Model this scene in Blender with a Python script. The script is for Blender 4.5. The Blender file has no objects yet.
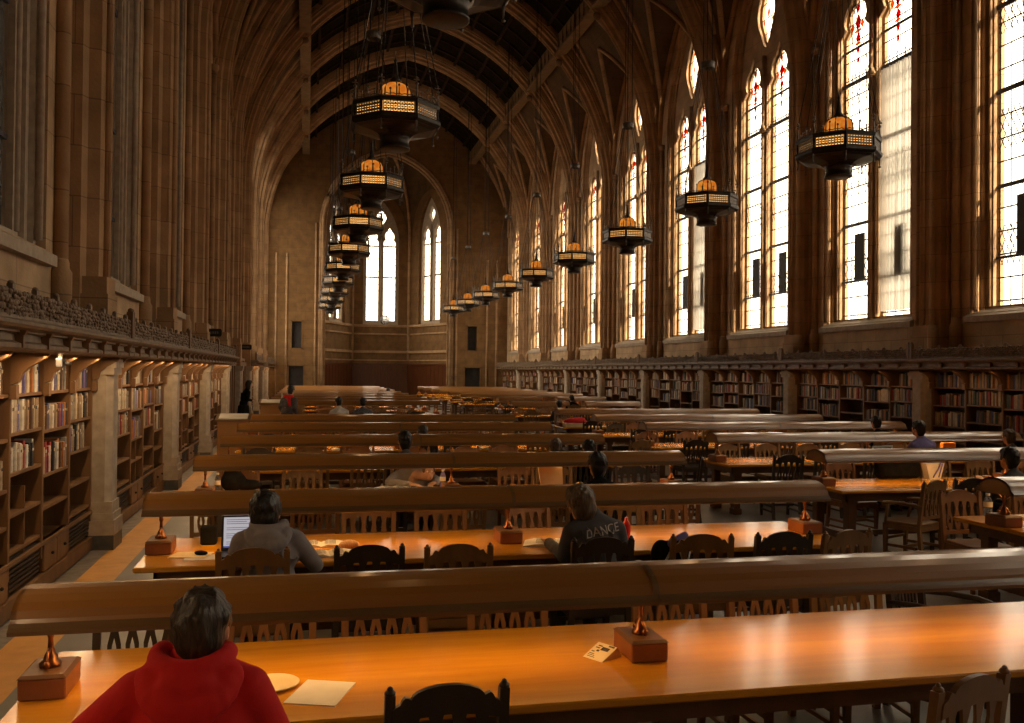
import bpy, bmesh, math, random
from mathutils import Vector, Matrix
from mathutils.geometry import tessellate_polygon
random.seed(7)
PI = math.pi
sc = bpy.context.scene
COL = sc.collection
R = math.radians

# ------------------------------------------------------------------ materials
def new_mat(name):
    m = bpy.data.materials.new(name); m.use_nodes = True
    nt = m.node_tree; nt.nodes.clear()
    out = nt.nodes.new('ShaderNodeOutputMaterial')
    return m, nt, out
def N(nt, t, **k):
    n = nt.nodes.new(t)
    for a, b in k.items():
        if a.startswith('i_'):
            n.inputs[a[2:].replace('_', ' ')].default_value = b
        else: setattr(n, a, b)
    return n
def c4(c): return (c[0], c[1], c[2], 1.0)
def srgb(r, g, b):
    f = lambda v: (v/255/12.92) if v/255 <= .04045 else ((v/255+.055)/1.055)**2.4
    return (f(r), f(g), f(b))
def mat_noise(name, c1, c2, rough=.6, scale=6, stretch=(1,1,1), metal=0, bump=0, spec=.5, detail=4, coat=0, rot=(0,0,0), dist=0):
    m, nt, out = new_mat(name)
    tc = N(nt, 'ShaderNodeTexCoord'); mp = N(nt, 'ShaderNodeMapping')
    mp.inputs['Scale'].default_value = stretch; mp.inputs['Rotation'].default_value = rot
    nt.links.new(tc.outputs['Object'], mp.inputs['Vector'])
    no = N(nt, 'ShaderNodeTexNoise'); no.inputs['Scale'].default_value = scale; no.inputs['Detail'].default_value = detail
    no.inputs['Distortion'].default_value = dist
    nt.links.new(mp.outputs[0], no.inputs['Vector'])
    cr = N(nt, 'ShaderNodeValToRGB'); cr.color_ramp.elements[0].position = .3; cr.color_ramp.elements[1].position = .7
    cr.color_ramp.elements[0].color = c4(c1); cr.color_ramp.elements[1].color = c4(c2)
    nt.links.new(no.outputs['Fac'], cr.inputs[0])
    b = N(nt, 'ShaderNodeBsdfPrincipled'); b.inputs['Roughness'].default_value = rough; b.inputs['Metallic'].default_value = metal
    b.inputs['Specular IOR Level'].default_value = spec
    if coat: b.inputs['Coat Weight'].default_value = coat; b.inputs['Coat Roughness'].default_value = .12
    nt.links.new(cr.outputs[0], b.inputs['Base Color'])
    if bump:
        bp = N(nt, 'ShaderNodeBump'); bp.inputs['Strength'].default_value = bump; bp.inputs['Distance'].default_value = .02
        nt.links.new(no.outputs['Fac'], bp.inputs['Height']); nt.links.new(bp.outputs[0], b.inputs['Normal'])
    nt.links.new(b.outputs[0], out.inputs[0])
    return m
def mat_stone(name, c1, c2, mortar, rough=.8):
    m, nt, out = new_mat(name)
    g = N(nt, 'ShaderNodeNewGeometry'); sp = N(nt, 'ShaderNodeSeparateXYZ'); nt.links.new(g.outputs['Position'], sp.inputs[0])
    ad = N(nt, 'ShaderNodeMath', operation='ADD'); nt.links.new(sp.outputs[0], ad.inputs[0]); nt.links.new(sp.outputs[1], ad.inputs[1])
    cb = N(nt, 'ShaderNodeCombineXYZ'); nt.links.new(ad.outputs[0], cb.inputs[0]); nt.links.new(sp.outputs[2], cb.inputs[1])
    br = N(nt, 'ShaderNodeTexBrick'); nt.links.new(cb.outputs[0], br.inputs['Vector'])
    br.inputs['Scale'].default_value = 1; br.inputs['Brick Width'].default_value = 1.15; br.inputs['Row Height'].default_value = .58
    br.inputs['Mortar Size'].default_value = .008; br.inputs['Mortar Smooth'].default_value = .3; br.inputs['Bias'].default_value = 0
    br.inputs['Color1'].default_value = c4(c1); br.inputs['Color2'].default_value = c4(c2); br.inputs['Mortar'].default_value = c4(mortar)
    no = N(nt, 'ShaderNodeTexNoise'); no.inputs['Scale'].default_value = 2.2; no.inputs['Detail'].default_value = 6
    nt.links.new(g.outputs['Position'], no.inputs['Vector'])
    mr = N(nt, 'ShaderNodeMapRange'); mr.inputs['From Min'].default_value = .3; mr.inputs['From Max'].default_value = .7
    mr.inputs['To Min'].default_value = .72; mr.inputs['To Max'].default_value = 1.15
    nt.links.new(no.outputs['Fac'], mr.inputs[0])
    mx = N(nt, 'ShaderNodeVectorMath', operation='SCALE'); nt.links.new(br.outputs['Color'], mx.inputs[0]); nt.links.new(mr.outputs[0], mx.inputs['Scale'])
    b = N(nt, 'ShaderNodeBsdfPrincipled'); b.inputs['Roughness'].default_value = rough; b.inputs['Specular IOR Level'].default_value = .25
    nt.links.new(mx.outputs[0], b.inputs['Base Color'])
    n2 = N(nt, 'ShaderNodeTexNoise'); n2.inputs['Scale'].default_value = 25; nt.links.new(g.outputs['Position'], n2.inputs['Vector'])
    bp = N(nt, 'ShaderNodeBump'); bp.inputs['Strength'].default_value = .25; bp.inputs['Distance'].default_value = .02
    nt.links.new(n2.outputs['Fac'], bp.inputs['Height']); nt.links.new(bp.outputs[0], b.inputs['Normal'])
    nt.links.new(b.outputs[0], out.inputs[0])
    return m
def mat_emit(name, c, s, c2=None, scale=30):
    m, nt, out = new_mat(name)
    e = N(nt, 'ShaderNodeEmission'); e.inputs['Strength'].default_value = s
    if c2:
        tc = N(nt, 'ShaderNodeTexCoord'); no = N(nt, 'ShaderNodeTexNoise'); no.inputs['Scale'].default_value = scale
        nt.links.new(tc.outputs['Object'], no.inputs['Vector'])
        cr = N(nt, 'ShaderNodeValToRGB'); cr.color_ramp.elements[0].position = .38; cr.color_ramp.elements[1].position = .62
        cr.color_ramp.elements[0].color = c4(c); cr.color_ramp.elements[1].color = c4(c2)
        nt.links.new(no.outputs['Fac'], cr.inputs[0]); nt.links.new(cr.outputs[0], e.inputs['Color'])
    else: e.inputs['Color'].default_value = c4(c)
    nt.links.new(e.outputs[0], out.inputs[0])
    return m
def mat_leaded(name, tint, zig=True):
    # leaded window glass: clear panes crossed by dark cames (pattern in metres from the pane's own axes)
    m, nt, out = new_mat(name)
    tc = N(nt, 'ShaderNodeTexCoord'); sp = N(nt, 'ShaderNodeSeparateXYZ'); nt.links.new(tc.outputs['Object'], sp.inputs[0])
    def lines(src, period, w, off=0.0):
        a = N(nt, 'ShaderNodeMath', operation='ADD'); nt.links.new(src, a.inputs[0]); a.inputs[1].default_value = 100*period+off
        mo = N(nt, 'ShaderNodeMath', operation='MODULO'); nt.links.new(a.outputs[0], mo.inputs[0]); mo.inputs[1].default_value = period
        lt = N(nt, 'ShaderNodeMath', operation='LESS_THAN'); nt.links.new(mo.outputs[0], lt.inputs[0]); lt.inputs[1].default_value = w
        return lt.outputs[0]
    def mx(a, b):
        q = N(nt, 'ShaderNodeMath', operation='MAXIMUM'); nt.links.new(a, q.inputs[0]); nt.links.new(b, q.inputs[1]); return q.outputs[0]
    v = lines(sp.outputs[0], .30, .028, .16); h = lines(sp.outputs[1], .46, .032, .1)
    f = mx(v, h)
    if zig:
        s1 = N(nt, 'ShaderNodeMath', operation='MULTIPLY'); nt.links.new(sp.outputs[0], s1.inputs[0]); s1.inputs[1].default_value = 2.0
        p = N(nt, 'ShaderNodeMath', operation='ADD'); nt.links.new(s1.outputs[0], p.inputs[0]); nt.links.new(sp.outputs[1], p.inputs[1])
        q = N(nt, 'ShaderNodeMath', operation='SUBTRACT'); nt.links.new(s1.outputs[0], q.inputs[0]); nt.links.new(sp.outputs[1], q.inputs[1])
        dd = mx(lines(p.outputs[0], .30, .05), lines(q.outputs[0], .30, .05))
        band = lines(sp.outputs[1], 2.3, .8, .3)
        an = N(nt, 'ShaderNodeMath', operation='MULTIPLY'); nt.links.new(dd, an.inputs[0]); nt.links.new(band, an.inputs[1])
        f = mx(f, an.outputs[0])
    no = N(nt, 'ShaderNodeTexNoise'); no.inputs['Scale'].default_value = 1.3; nt.links.new(tc.outputs['Object'], no.inputs['Vector'])
    cr = N(nt, 'ShaderNodeValToRGB'); cr.color_ramp.elements[0].position = .3; cr.color_ramp.elements[0].color = c4([x*.8 for x in tint])
    cr.color_ramp.elements[1].position = .6; cr.color_ramp.elements[1].color = c4(tint); nt.links.new(no.outputs['Fac'], cr.inputs[0])
    tr = N(nt, 'ShaderNodeBsdfTransparent'); nt.links.new(cr.outputs[0], tr.inputs[0])
    df = N(nt, 'ShaderNodeBsdfPrincipled'); df.inputs['Base Color'].default_value = (.03,.03,.04,1); df.inputs['Roughness'].default_value = .5
    ms = N(nt, 'ShaderNodeMixShader'); nt.links.new(f, ms.inputs[0]); nt.links.new(tr.outputs[0], ms.inputs[1]); nt.links.new(df.outputs[0], ms.inputs[2])
    nt.links.new(ms.outputs[0], out.inputs[0])
    return m
def mat_transp(name, tint, diff=None, fac=.4):
    m, nt, out = new_mat(name)
    tr = N(nt, 'ShaderNodeBsdfTransparent'); tr.inputs[0].default_value = c4(tint)
    d = N(nt, 'ShaderNodeBsdfTranslucent'); d.inputs[0].default_value = c4(diff or tint)
    no = N(nt, 'ShaderNodeTexNoise'); no.inputs['Scale'].default_value = 4
    mr = N(nt, 'ShaderNodeMapRange'); mr.inputs['To Min'].default_value = fac*.7; mr.inputs['To Max'].default_value = fac*1.3
    nt.links.new(no.outputs['Fac'], mr.inputs[0])
    ms = N(nt, 'ShaderNodeMixShader'); nt.links.new(mr.outputs[0], ms.inputs[0]); nt.links.new(tr.outputs[0], ms.inputs[1]); nt.links.new(d.outputs[0], ms.inputs[2])
    nt.links.new(ms.outputs[0], out.inputs[0])
    return m
M = {}
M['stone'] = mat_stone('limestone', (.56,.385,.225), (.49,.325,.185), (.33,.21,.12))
M['stone_back'] = mat_stone('shaded_limestone', (.20,.108,.040), (.18,.094,.034), (.13,.068,.026))  # limestone copy with the end wall's shade put into its colour
M['stone_grey'] = mat_noise('pale_stone', (.34,.27,.2), (.47,.38,.28), .75, 9, bump=.2)
M['stone_base'] = mat_noise('dark_stone_base', (.05,.05,.05), (.1,.095,.09), .4, 9)
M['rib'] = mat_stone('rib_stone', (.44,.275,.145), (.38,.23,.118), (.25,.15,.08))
M['web'] = mat_stone('vault_web_stone', (.13,.075,.032), (.115,.066,.027), (.08,.045,.02))  # darker copy of the stone, the vault's dimness painted into the colour
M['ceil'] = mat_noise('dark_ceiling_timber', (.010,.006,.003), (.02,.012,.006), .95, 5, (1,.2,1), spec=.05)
M['beam'] = mat_noise('ceiling_beam', (.17,.105,.05), (.26,.16,.08), .8, 4, spec=.2)
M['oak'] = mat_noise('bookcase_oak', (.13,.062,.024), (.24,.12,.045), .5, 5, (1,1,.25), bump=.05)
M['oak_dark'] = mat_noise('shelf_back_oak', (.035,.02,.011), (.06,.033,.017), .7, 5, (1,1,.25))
M['carved'] = mat_noise('carved_oak', (.15,.10,.06), (.27,.19,.12), .55, 8, bump=.3)
M['table'] = mat_noise('honey_tabletop', (.58,.22,.008), (.76,.335,.018), .24, 3.5, (.25,2.5,1), spec=.55, detail=6, dist=.6, coat=.35)
M['table_leg'] = mat_noise('table_frame_wood', (.10,.045,.017), (.17,.075,.028), .45, 5, (1,1,.3))
M['hood'] = mat_noise('hood_wood', (.29,.115,.020), (.38,.165,.034), .33, 3, (.12,1.2,1.2), spec=.7, detail=3, coat=1.0)
M['hood_trim'] = mat_noise('hood_moulding', (.13,.07,.025), (.19,.105,.04), .28, 6, (.3,1,1), spec=.7, coat=.4)
M['redwood'] = mat_noise('lamp_base_wood', (.22,.07,.022), (.34,.11,.035), .38, 6, (1,1,.3))
M['bronze'] = mat_noise('copper_bronze', (.16,.06,.025), (.36,.15,.06), .3, 12, metal=1)
M['chair'] = mat_noise('chair_oak', (.15,.068,.018), (.25,.12,.035), .36, 7, (1,1,.3), spec=.6)
M['chair_red'] = mat_noise('chair_mahogany', (.20,.075,.02), (.30,.12,.035), .38, 7, (1,1,.3), spec=.6)
M['chair_dark'] = mat_noise('chair_walnut', (.028,.016,.009), (.05,.028,.014), .38, 7, (1,1,.3), spec=.6)
M['floor'] = mat_noise('grey_stone_floor', (.17,.155,.14), (.26,.24,.215), .38, 1.5, bump=.02, detail=8)
M['cork'] = mat_noise('cork_aisle', (.62,.28,.05), (.76,.38,.085), .5, 5, detail=8)
M['border'] = mat_noise('marbled_floor_border', (.16,.14,.12), (.34,.30,.26), .4, 8, detail=8)
M['iron'] = mat_noise('blackened_iron', (.018,.015,.013), (.04,.034,.03), .45, 14, metal=.6)
M['bowl'] = mat_noise('dark_bronze_bowl', (.03,.022,.016), (.055,.042,.032), .38, 9, metal=.5)
M['iron_grey'] = mat_noise('pewter_grille', (.10,.09,.085), (.2,.185,.17), .45, 20, metal=.3)
M['amber'] = mat_emit('amber_glass', (1,.36,.06), 2.0, (1,.58,.19), 22)
M['amber2'] = mat_emit('deep_amber_glass', (.85,.20,.015), .62, (1,.36,.05), 9)
M['tube'] = mat_emit('fluorescent_tube', (1,.55,.2), 2.2)
M['glass'] = mat_leaded('leaded_glass', (1,.98,.94))
M['glass2'] = mat_leaded('plain_leaded_glass', (1,.96,.9), False)
M['glass_dark'] = mat_noise('dim_window_glass', (.06,.06,.062), (.14,.14,.14), .25, 3)
M['red_g'] = mat_transp('ruby_glass', (.45,.012,.01), (.5,.02,.01), .3)
M['org_g'] = mat_transp('orange_glass', (.6,.17,.03), None, .3)
M['blu_g'] = mat_transp('blue_glass', (.06,.08,.45), None, .3)
M['curtain'] = mat_transp('sheer_white_curtain', (.34,.32,.28), (.8,.75,.66), .75)
M['lead'] = mat_noise('window_bars', (.02,.02,.035), (.05,.045,.07), .5, 9)
M['vent'] = mat_noise('dark_vent_panel', (.012,.010,.009), (.03,.024,.02), .6, 5)
M['panel'] = mat_noise('apse_red_panelling', (.075,.022,.006), (.115,.034,.010), .4, 4, (3,3,.3))
M['black'] = mat_noise('black_cloth', (.006,.006,.007), (.016,.015,.015), .9, 12, spec=.1)
M['paper'] = mat_noise('paper', (.66,.6,.5), (.78,.72,.62), .7, 6)
M['manila'] = mat_noise('manila_card', (.68,.5,.27), (.78,.6,.35), .7, 6)
M['ink'] = mat_noise('print_ink', (.03,.02,.02), (.12,.08,.05), .8, 40)
M['white'] = mat_noise('white_plastic', (.7,.67,.6), (.82,.8,.74), .4, 5)
M['skin'] = mat_noise('skin', (.50,.27,.17), (.60,.34,.22), .5, 12, spec=.4)
M['skin2'] = mat_noise('tan_skin', (.38,.19,.11), (.46,.24,.14), .5, 12, spec=.4)
M['hair'] = mat_noise('dark_brown_hair', (.014,.010,.007), (.07,.045,.027), .45, 55, (1,1,.22), spec=.6, bump=.6)
M['hair_b'] = mat_noise('black_hair', (.006,.005,.005), (.02,.016,.013), .42, 55, (1,1,.22), spec=.5, bump=.6)
M['hair_l'] = mat_noise('light_brown_hair', (.05,.03,.015), (.17,.11,.06), .5, 55, (1,1,.22), spec=.6, bump=.6)
M['redcloth'] = mat_noise('red_fleece', (.60,.006,.006), (.72,.010,.010), .85, 9, bump=.15)
M['greycloth'] = mat_noise('grey_jersey', (.22,.19,.19), (.31,.28,.29), .85, 9, bump=.15)
M['darktee'] = mat_noise('charcoal_jersey', (.062,.056,.058), (.105,.096,.10), .85, 9, bump=.15)
M['purplecloth'] = mat_noise('purple_cotton', (.17,.14,.34), (.24,.2,.44), .85, 9)
M['whitecloth'] = mat_noise('white_cotton', (.62,.58,.52), (.75,.72,.66), .85, 9)
M['jeans'] = mat_noise('dark_denim', (.025,.03,.05), (.05,.06,.09), .85, 20)
M['shoe'] = mat_noise('shoe_leather', (.03,.02,.015), (.06,.04,.03), .5, 9)
M['print'] = mat_noise('pale_shirt_print', (.5,.44,.38), (.6,.54,.47), .8, 30)
M['screen'] = mat_emit('lit_screen', (.70,.66,.66), .62, (.62,.58,.62), 2)
M['screen_ink'] = mat_emit('screen_text', (.14,.13,.42), .55)
M['laptop'] = mat_noise('black_laptop_plastic', (.012,.012,.013), (.025,.025,.026), .4, 9)
M['redplastic'] = mat_noise('red_plastic', (.5,.01,.01), (.6,.02,.02), .3, 5)
M['croissant'] = mat_noise('baked_crust', (.40,.17,.05), (.62,.33,.12), .5, 25, bump=.4)
M['bluebag'] = mat_noise('violet_nylon', (.16,.13,.42), (.26,.22,.55), .5, 5)
M['bluegreycloth'] = mat_noise('plaid_cloth', (.03,.03,.04), (.2,.2,.22), .8, 40, (1,1,1))
M['waterplastic'] = mat_transp('clear_bottle_plastic', (.75,.75,.78), (.5,.5,.5), .35)
M['orangecard'] = mat_noise('orange_card', (.75,.28,.03), (.85,.35,.05), .6, 5)
BOOKC = [('cream',(.56,.46,.31)),('white',(.62,.57,.49)),('tan',(.33,.22,.12)),('brown',(.13,.065,.03)),('red',(.30,.025,.018)),
         ('orange',(.42,.15,.03)),('blue',(.05,.06,.15)),('grey',(.22,.21,.20)),('black',(.022,.02,.02)),('green',(.05,.08,.045)),
         ('violet',(.15,.12,.30)),('beige',(.42,.33,.22))]
for n, c in BOOKC: M['book_'+n] = mat_noise('book_cloth_'+n, [x*.75 for x in c], [min(1,x*1.15) for x in c], .6, 14)

# ------------------------------------------------------------------ mesh helper
class MB:
    def __init__(s): s.v=[]; s.f=[]; s.mi=[]; s.cur=0; s.smooth=[]
    def add(s, vs, fs, sm=False, T=None):
        o=len(s.v)
        for p in vs:
            p=Vector(p); s.v.append(T@p if T else p)
        for f in fs: s.f.append([i+o for i in f]); s.mi.append(s.cur); s.smooth.append(sm)
        return s
    def box(s, x0,x1,y0,y1,z0,z1, T=None):
        return s.add([(x0,y0,z0),(x1,y0,z0),(x1,y1,z0),(x0,y1,z0),(x0,y0,z1),(x1,y0,z1),(x1,y1,z1),(x0,y1,z1)],
              [(0,3,2,1),(4,5,6,7),(0,1,5,4),(1,2,6,5),(2,3,7,6),(3,0,4,7)], False, T)
    def bbox(s, x0,x1,y0,y1,z0,z1, b=.008, T=None):   # box with chamfered edges
        def lay(z,i): return [(x0+i+b*(i==0),y0+i,z)] if 0 else [(x0+b+i,y0+i,z),(x1-b-i,y0+i,z),(x1-i,y0+b+i,z),(x1-i,y1-b-i,z),(x1-b-i,y1-i,z),(x0+b+i,y1-i,z),(x0+i,y1-b-i,z),(x0+i,y0+b+i,z)]
        return s.loft([lay(z0,b),lay(z0+b,0),lay(z1-b,0),lay(z1,b)], True, True, True, False, T)
    def loft(s, rings, closed=True, cap0=False, cap1=False, sm=False, T=None):
        n=len(rings[0]); vs=[p for r in rings for p in r]; fs=[]
        for k in range(len(rings)-1):
            for i in range(n if closed else n-1):
                j=(i+1)%n; fs.append((k*n+i,k*n+j,(k+1)*n+j,(k+1)*n+i))
        if cap0: fs.append(tuple(reversed(range(n))))
        if cap1: fs.append(tuple(range((len(rings)-1)*n, len(rings)*n)))
        return s.add(vs, fs, sm, T)
    def lathe(s, prof, cx=0, cy=0, cz=0, seg=16, a0=0, sm=True, caps=True, T=None):
        rings=[[(cx+r*math.cos(a0+2*PI*i/seg), cy+r*math.sin(a0+2*PI*i/seg), cz+z) for i in range(seg)] for r,z in prof]
        return s.loft(rings, True, caps, caps, sm, T)
    def tube(s, pts, r, seg=6, T=None, sm=True):
        pts=[Vector(p) for p in pts]; rings=[]
        rr = r if hasattr(r,'__len__') else [r]*len(pts)
        for i,p in enumerate(pts):
            d=(pts[min(i+1,len(pts)-1)]-pts[max(i-1,0)])
            d = d.normalized() if d.length>1e-9 else Vector((0,0,1))
            a = Vector((0,0,1)) if abs(d.z)<.9 else Vector((1,0,0))
            u=d.cross(a).normalized(); w=d.cross(u)
            rings.append([p+(u*math.cos(2*PI*k/seg)+w*math.sin(2*PI*k/seg))*rr[i] for k in range(seg)])
        return s.loft(rings, True, True, True, sm, T)
    def sphere(s, c, rad, seg=12, rg=8, T=None, rot=None):
        if not hasattr(rad,'__len__'): rad=(rad,)*3
        c=Vector(c); vs=[]; fs=[]
        q = rot if rot is not None else Matrix.Identity(3)
        vs.append(c+q@Vector((0,0,-rad[2])))
        for j in range(1,rg):
            t=-PI/2+PI*j/rg
            for i in range(seg):
                a=2*PI*i/seg
                vs.append(c+q@Vector((rad[0]*math.cos(t)*math.cos(a), rad[1]*math.cos(t)*math.sin(a), rad[2]*math.sin(t))))
        vs.append(c+q@Vector((0,0,rad[2])))
        for i in range(seg): fs.append((0,1+(i+1)%seg,1+i))
        for j in range(rg-2):
            for i in range(seg):
                a=1+j*seg+i; b=1+j*seg+(i+1)%seg; fs.append((a,b,b+seg,a+seg))
        L=len(vs)-1; o=1+(rg-2)*seg
        for i in range(seg): fs.append((o+i,o+(i+1)%seg,L))
        return s.add(vs, fs, True, T)
    def cap(s, a, b, ra, rb, seg=12):   # tapered capsule
        a=Vector(a); b=Vector(b); d=b-a
        s.sphere(a, ra, seg, 8); s.sphere(b, rb, seg, 8)
        if d.length>1e-5: s.tube([a,b],[ra,rb],seg)
        return s
    def plate(s, outer, holes, z0, z1, T=None):   # flat plate in XY with holes, thickness along Z
        loops=[outer]+holes; flat=[p for l in loops for p in l]
        tris=tessellate_polygon([[Vector((p[0],p[1],0)) for p in l] for l in loops])
        n=len(flat); vs=[(p[0],p[1],z0) for p in flat]+[(p[0],p[1],z1) for p in flat]; fs=[]
        for t in tris: fs.append(tuple(t)); fs.append(tuple(i+n for i in reversed(t)))
        o=0
        for l in loops:
            m=len(l)
            for i in range(m): j=(i+1)%m; fs.append((o+i,o+j,o+j+n,o+i+n))
            o+=m
        return s.add(vs, fs, False, T)
    def obj(s, name, mat, parent=None, fix=True, angle=None):
        me=bpy.data.meshes.new(name); me.from_pydata([tuple(v) for v in s.v],[],s.f); me.update()
        mats = mat if isinstance(mat,(list,tuple)) else [mat]
        for m in mats: me.materials.append(M[m] if isinstance(m,str) else m)
        for p,i,q in zip(me.polygons, s.mi, s.smooth): p.material_index=i; p.use_smooth=q
        if fix:
            bm=bmesh.new(); bm.from_mesh(me); bmesh.ops.recalc_face_normals(bm, faces=bm.faces); bm.to_mesh(me); bm.free()
        o=bpy.data.objects.new(name, me); COL.objects.link(o)
        if parent: o.parent=parent
        return o
def empty(name, label, cat, loc=(0,0,0), rz=0, group=None):
    o=bpy.data.objects.new(name,None); o.empty_display_size=.1; COL.objects.link(o)
    o.location=loc; o.rotation_euler=(0,0,rz); o['label']=label; o['category']=cat
    if group: o['group']=group
    return o
def tag(o, label, cat=None, group=None, kind=None):
    o['label']=label
    if cat: o['category']=cat
    if group: o['group']=group
    if kind: o['kind']=kind
    return o
def kids(o): return list(o.children)
def dup(o, loc=None, rz=None, label=None, group=None, parent=None, scl=None):
    c=o.copy(); COL.objects.link(c)
    if parent is not None: c.parent=parent
    if loc is not None: c.location=loc
    if rz is not None: c.rotation_euler=(0,0,rz)
    if scl is not None: c.scale=scl
    if label: c['label']=label
    if group: c['group']=group
    for k in kids(o): dup(k, parent=c)
    return c
ORD=['first','second','third','fourth','fifth','sixth','seventh','eighth','ninth','tenth','eleventh','twelfth','thirteenth','fourteenth','fifteenth','sixteenth','seventeenth','eighteenth','nineteenth','twentieth','twenty-first','twenty-second','twenty-third','twenty-fourth','twenty-fifth','twenty-sixth','twenty-seventh']

# ------------------------------------------------------------------ room constants
XC=5.15; HW=7.9; B=5.38
YP=[-4.59+B*i for i in range(13)]       # pier lines, last one is the end wall
YB=[-1.9+B*i for i in range(12)]        # bay centres
YEND=YP[-1]; RC=1.71; RI=9.21; ZS=9.8
def vault(dx, r): return ZS+math.sqrt(max(0,r*r-(abs(dx)+RC)**2))
def zcross(u):
    u=min(abs(u),2.44); return 10.3+math.sqrt(max(0,6.55**2-(u+4.11)**2))
def arch(w, sill, spring, apex, n=12, cx=0):
    h=apex-spring; hw=w/2; r=(h*h+hw*hw)/(2*hw); c=r-hw
    pts=[(cx-hw,sill),(cx+hw,sill)]
    a1=math.atan2(h,c)
    for i in range(n+1):
        t=a1*i/n; pts.append((cx-c+r*math.cos(t), spring+r*math.sin(t)))
    for i in range(n-1,-1,-1):
        t=a1*i/n; pts.append((cx+c-r*math.cos(t), spring+r*math.sin(t)))
    return pts
def lancet(cx, w, sill, spring, apex):
    h=w/2
    half=[(h,sill),(h,spring),(h*.99,spring+.12),(h*.68,spring+.30),(h*.80,spring+.48),(h*.74,spring+.68),(h*.5,spring+.86),(h*.30,spring+.90),(h*.22,spring+1.02),(0,apex)]
    return [(cx-x,z) for x,z in reversed(half[:-1])][::-1][::-1] and ([(cx+x,z) for x,z in half]+[(cx-x,z) for x,z in reversed(half[:-1])])
def eye(cz, h, w):
    pts=[]
    for i in range(24):
        t=2*PI*i/24; k=1+.10*math.cos(4*t)
        pts.append((w/2*k*math.sin(t)*(1 if abs(math.cos(t))<.93 else .8), cz+h/2*math.cos(t)*k*.93))
    return pts

# ------------------------------------------------------------------ floor / ceiling
m=MB(); m.box(-1.84,XC+HW+.3,-5,YEND+6,-.2,0); tag(m.obj('floor','floor'),'grey stone floor under the reading tables',kind='structure')
m=MB(); m.box(-2.2,-1.84,-5,YEND,-.2,0.0); tag(m.obj('floor','cork'),'orange cork strip of floor along the left bookcases',kind='structure')
m=MB(); m.box(-2.8,-2.2,-5,YEND,-.2,0.002); tag(m.obj('floor','border'),'marbled grey border of floor against the left bookcases',kind='structure')

# window module --------------------------------------------------------------
LSILL=3.5; LSPR=10.55; LAPX=11.8
def T_side(side, yc):
    # local (a,b,c) -> world: a along the wall, b up, c outwards
    s=1 if side=='right' else -1
    return Matrix(((0,0,s,XC+s*HW),(1,0,0,yc),(0,1,0,0),(0,0,0,1)))
L1=lancet(-.80,1.2,LSILL,LSPR,LAPX); L2=lancet(.80,1.2,LSILL,LSPR,LAPX); EY=eye(12.95,2.1,.95)
rect=lambda a0,a1,b0,b1:[(a0,b0),(a1,b0),(a1,b1),(a0,b1)]
def wall_mesh(side, ycs):
    m=MB()
    for yc in ycs:
        m.plate(rect(-B/2,B/2,0,16.2),[arch(3.56,3.36,11.0,14.75)],0,.10,T_side(side,yc))
    return m.obj('wall_'+side,'stone')
tag(wall_mesh('right',YB),'dark limestone wall pierced by the row of tall bright windows',kind='structure')
tag(wall_mesh('left',YB),'limestone wall behind the piers above the left bookcases',kind='structure')
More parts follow.
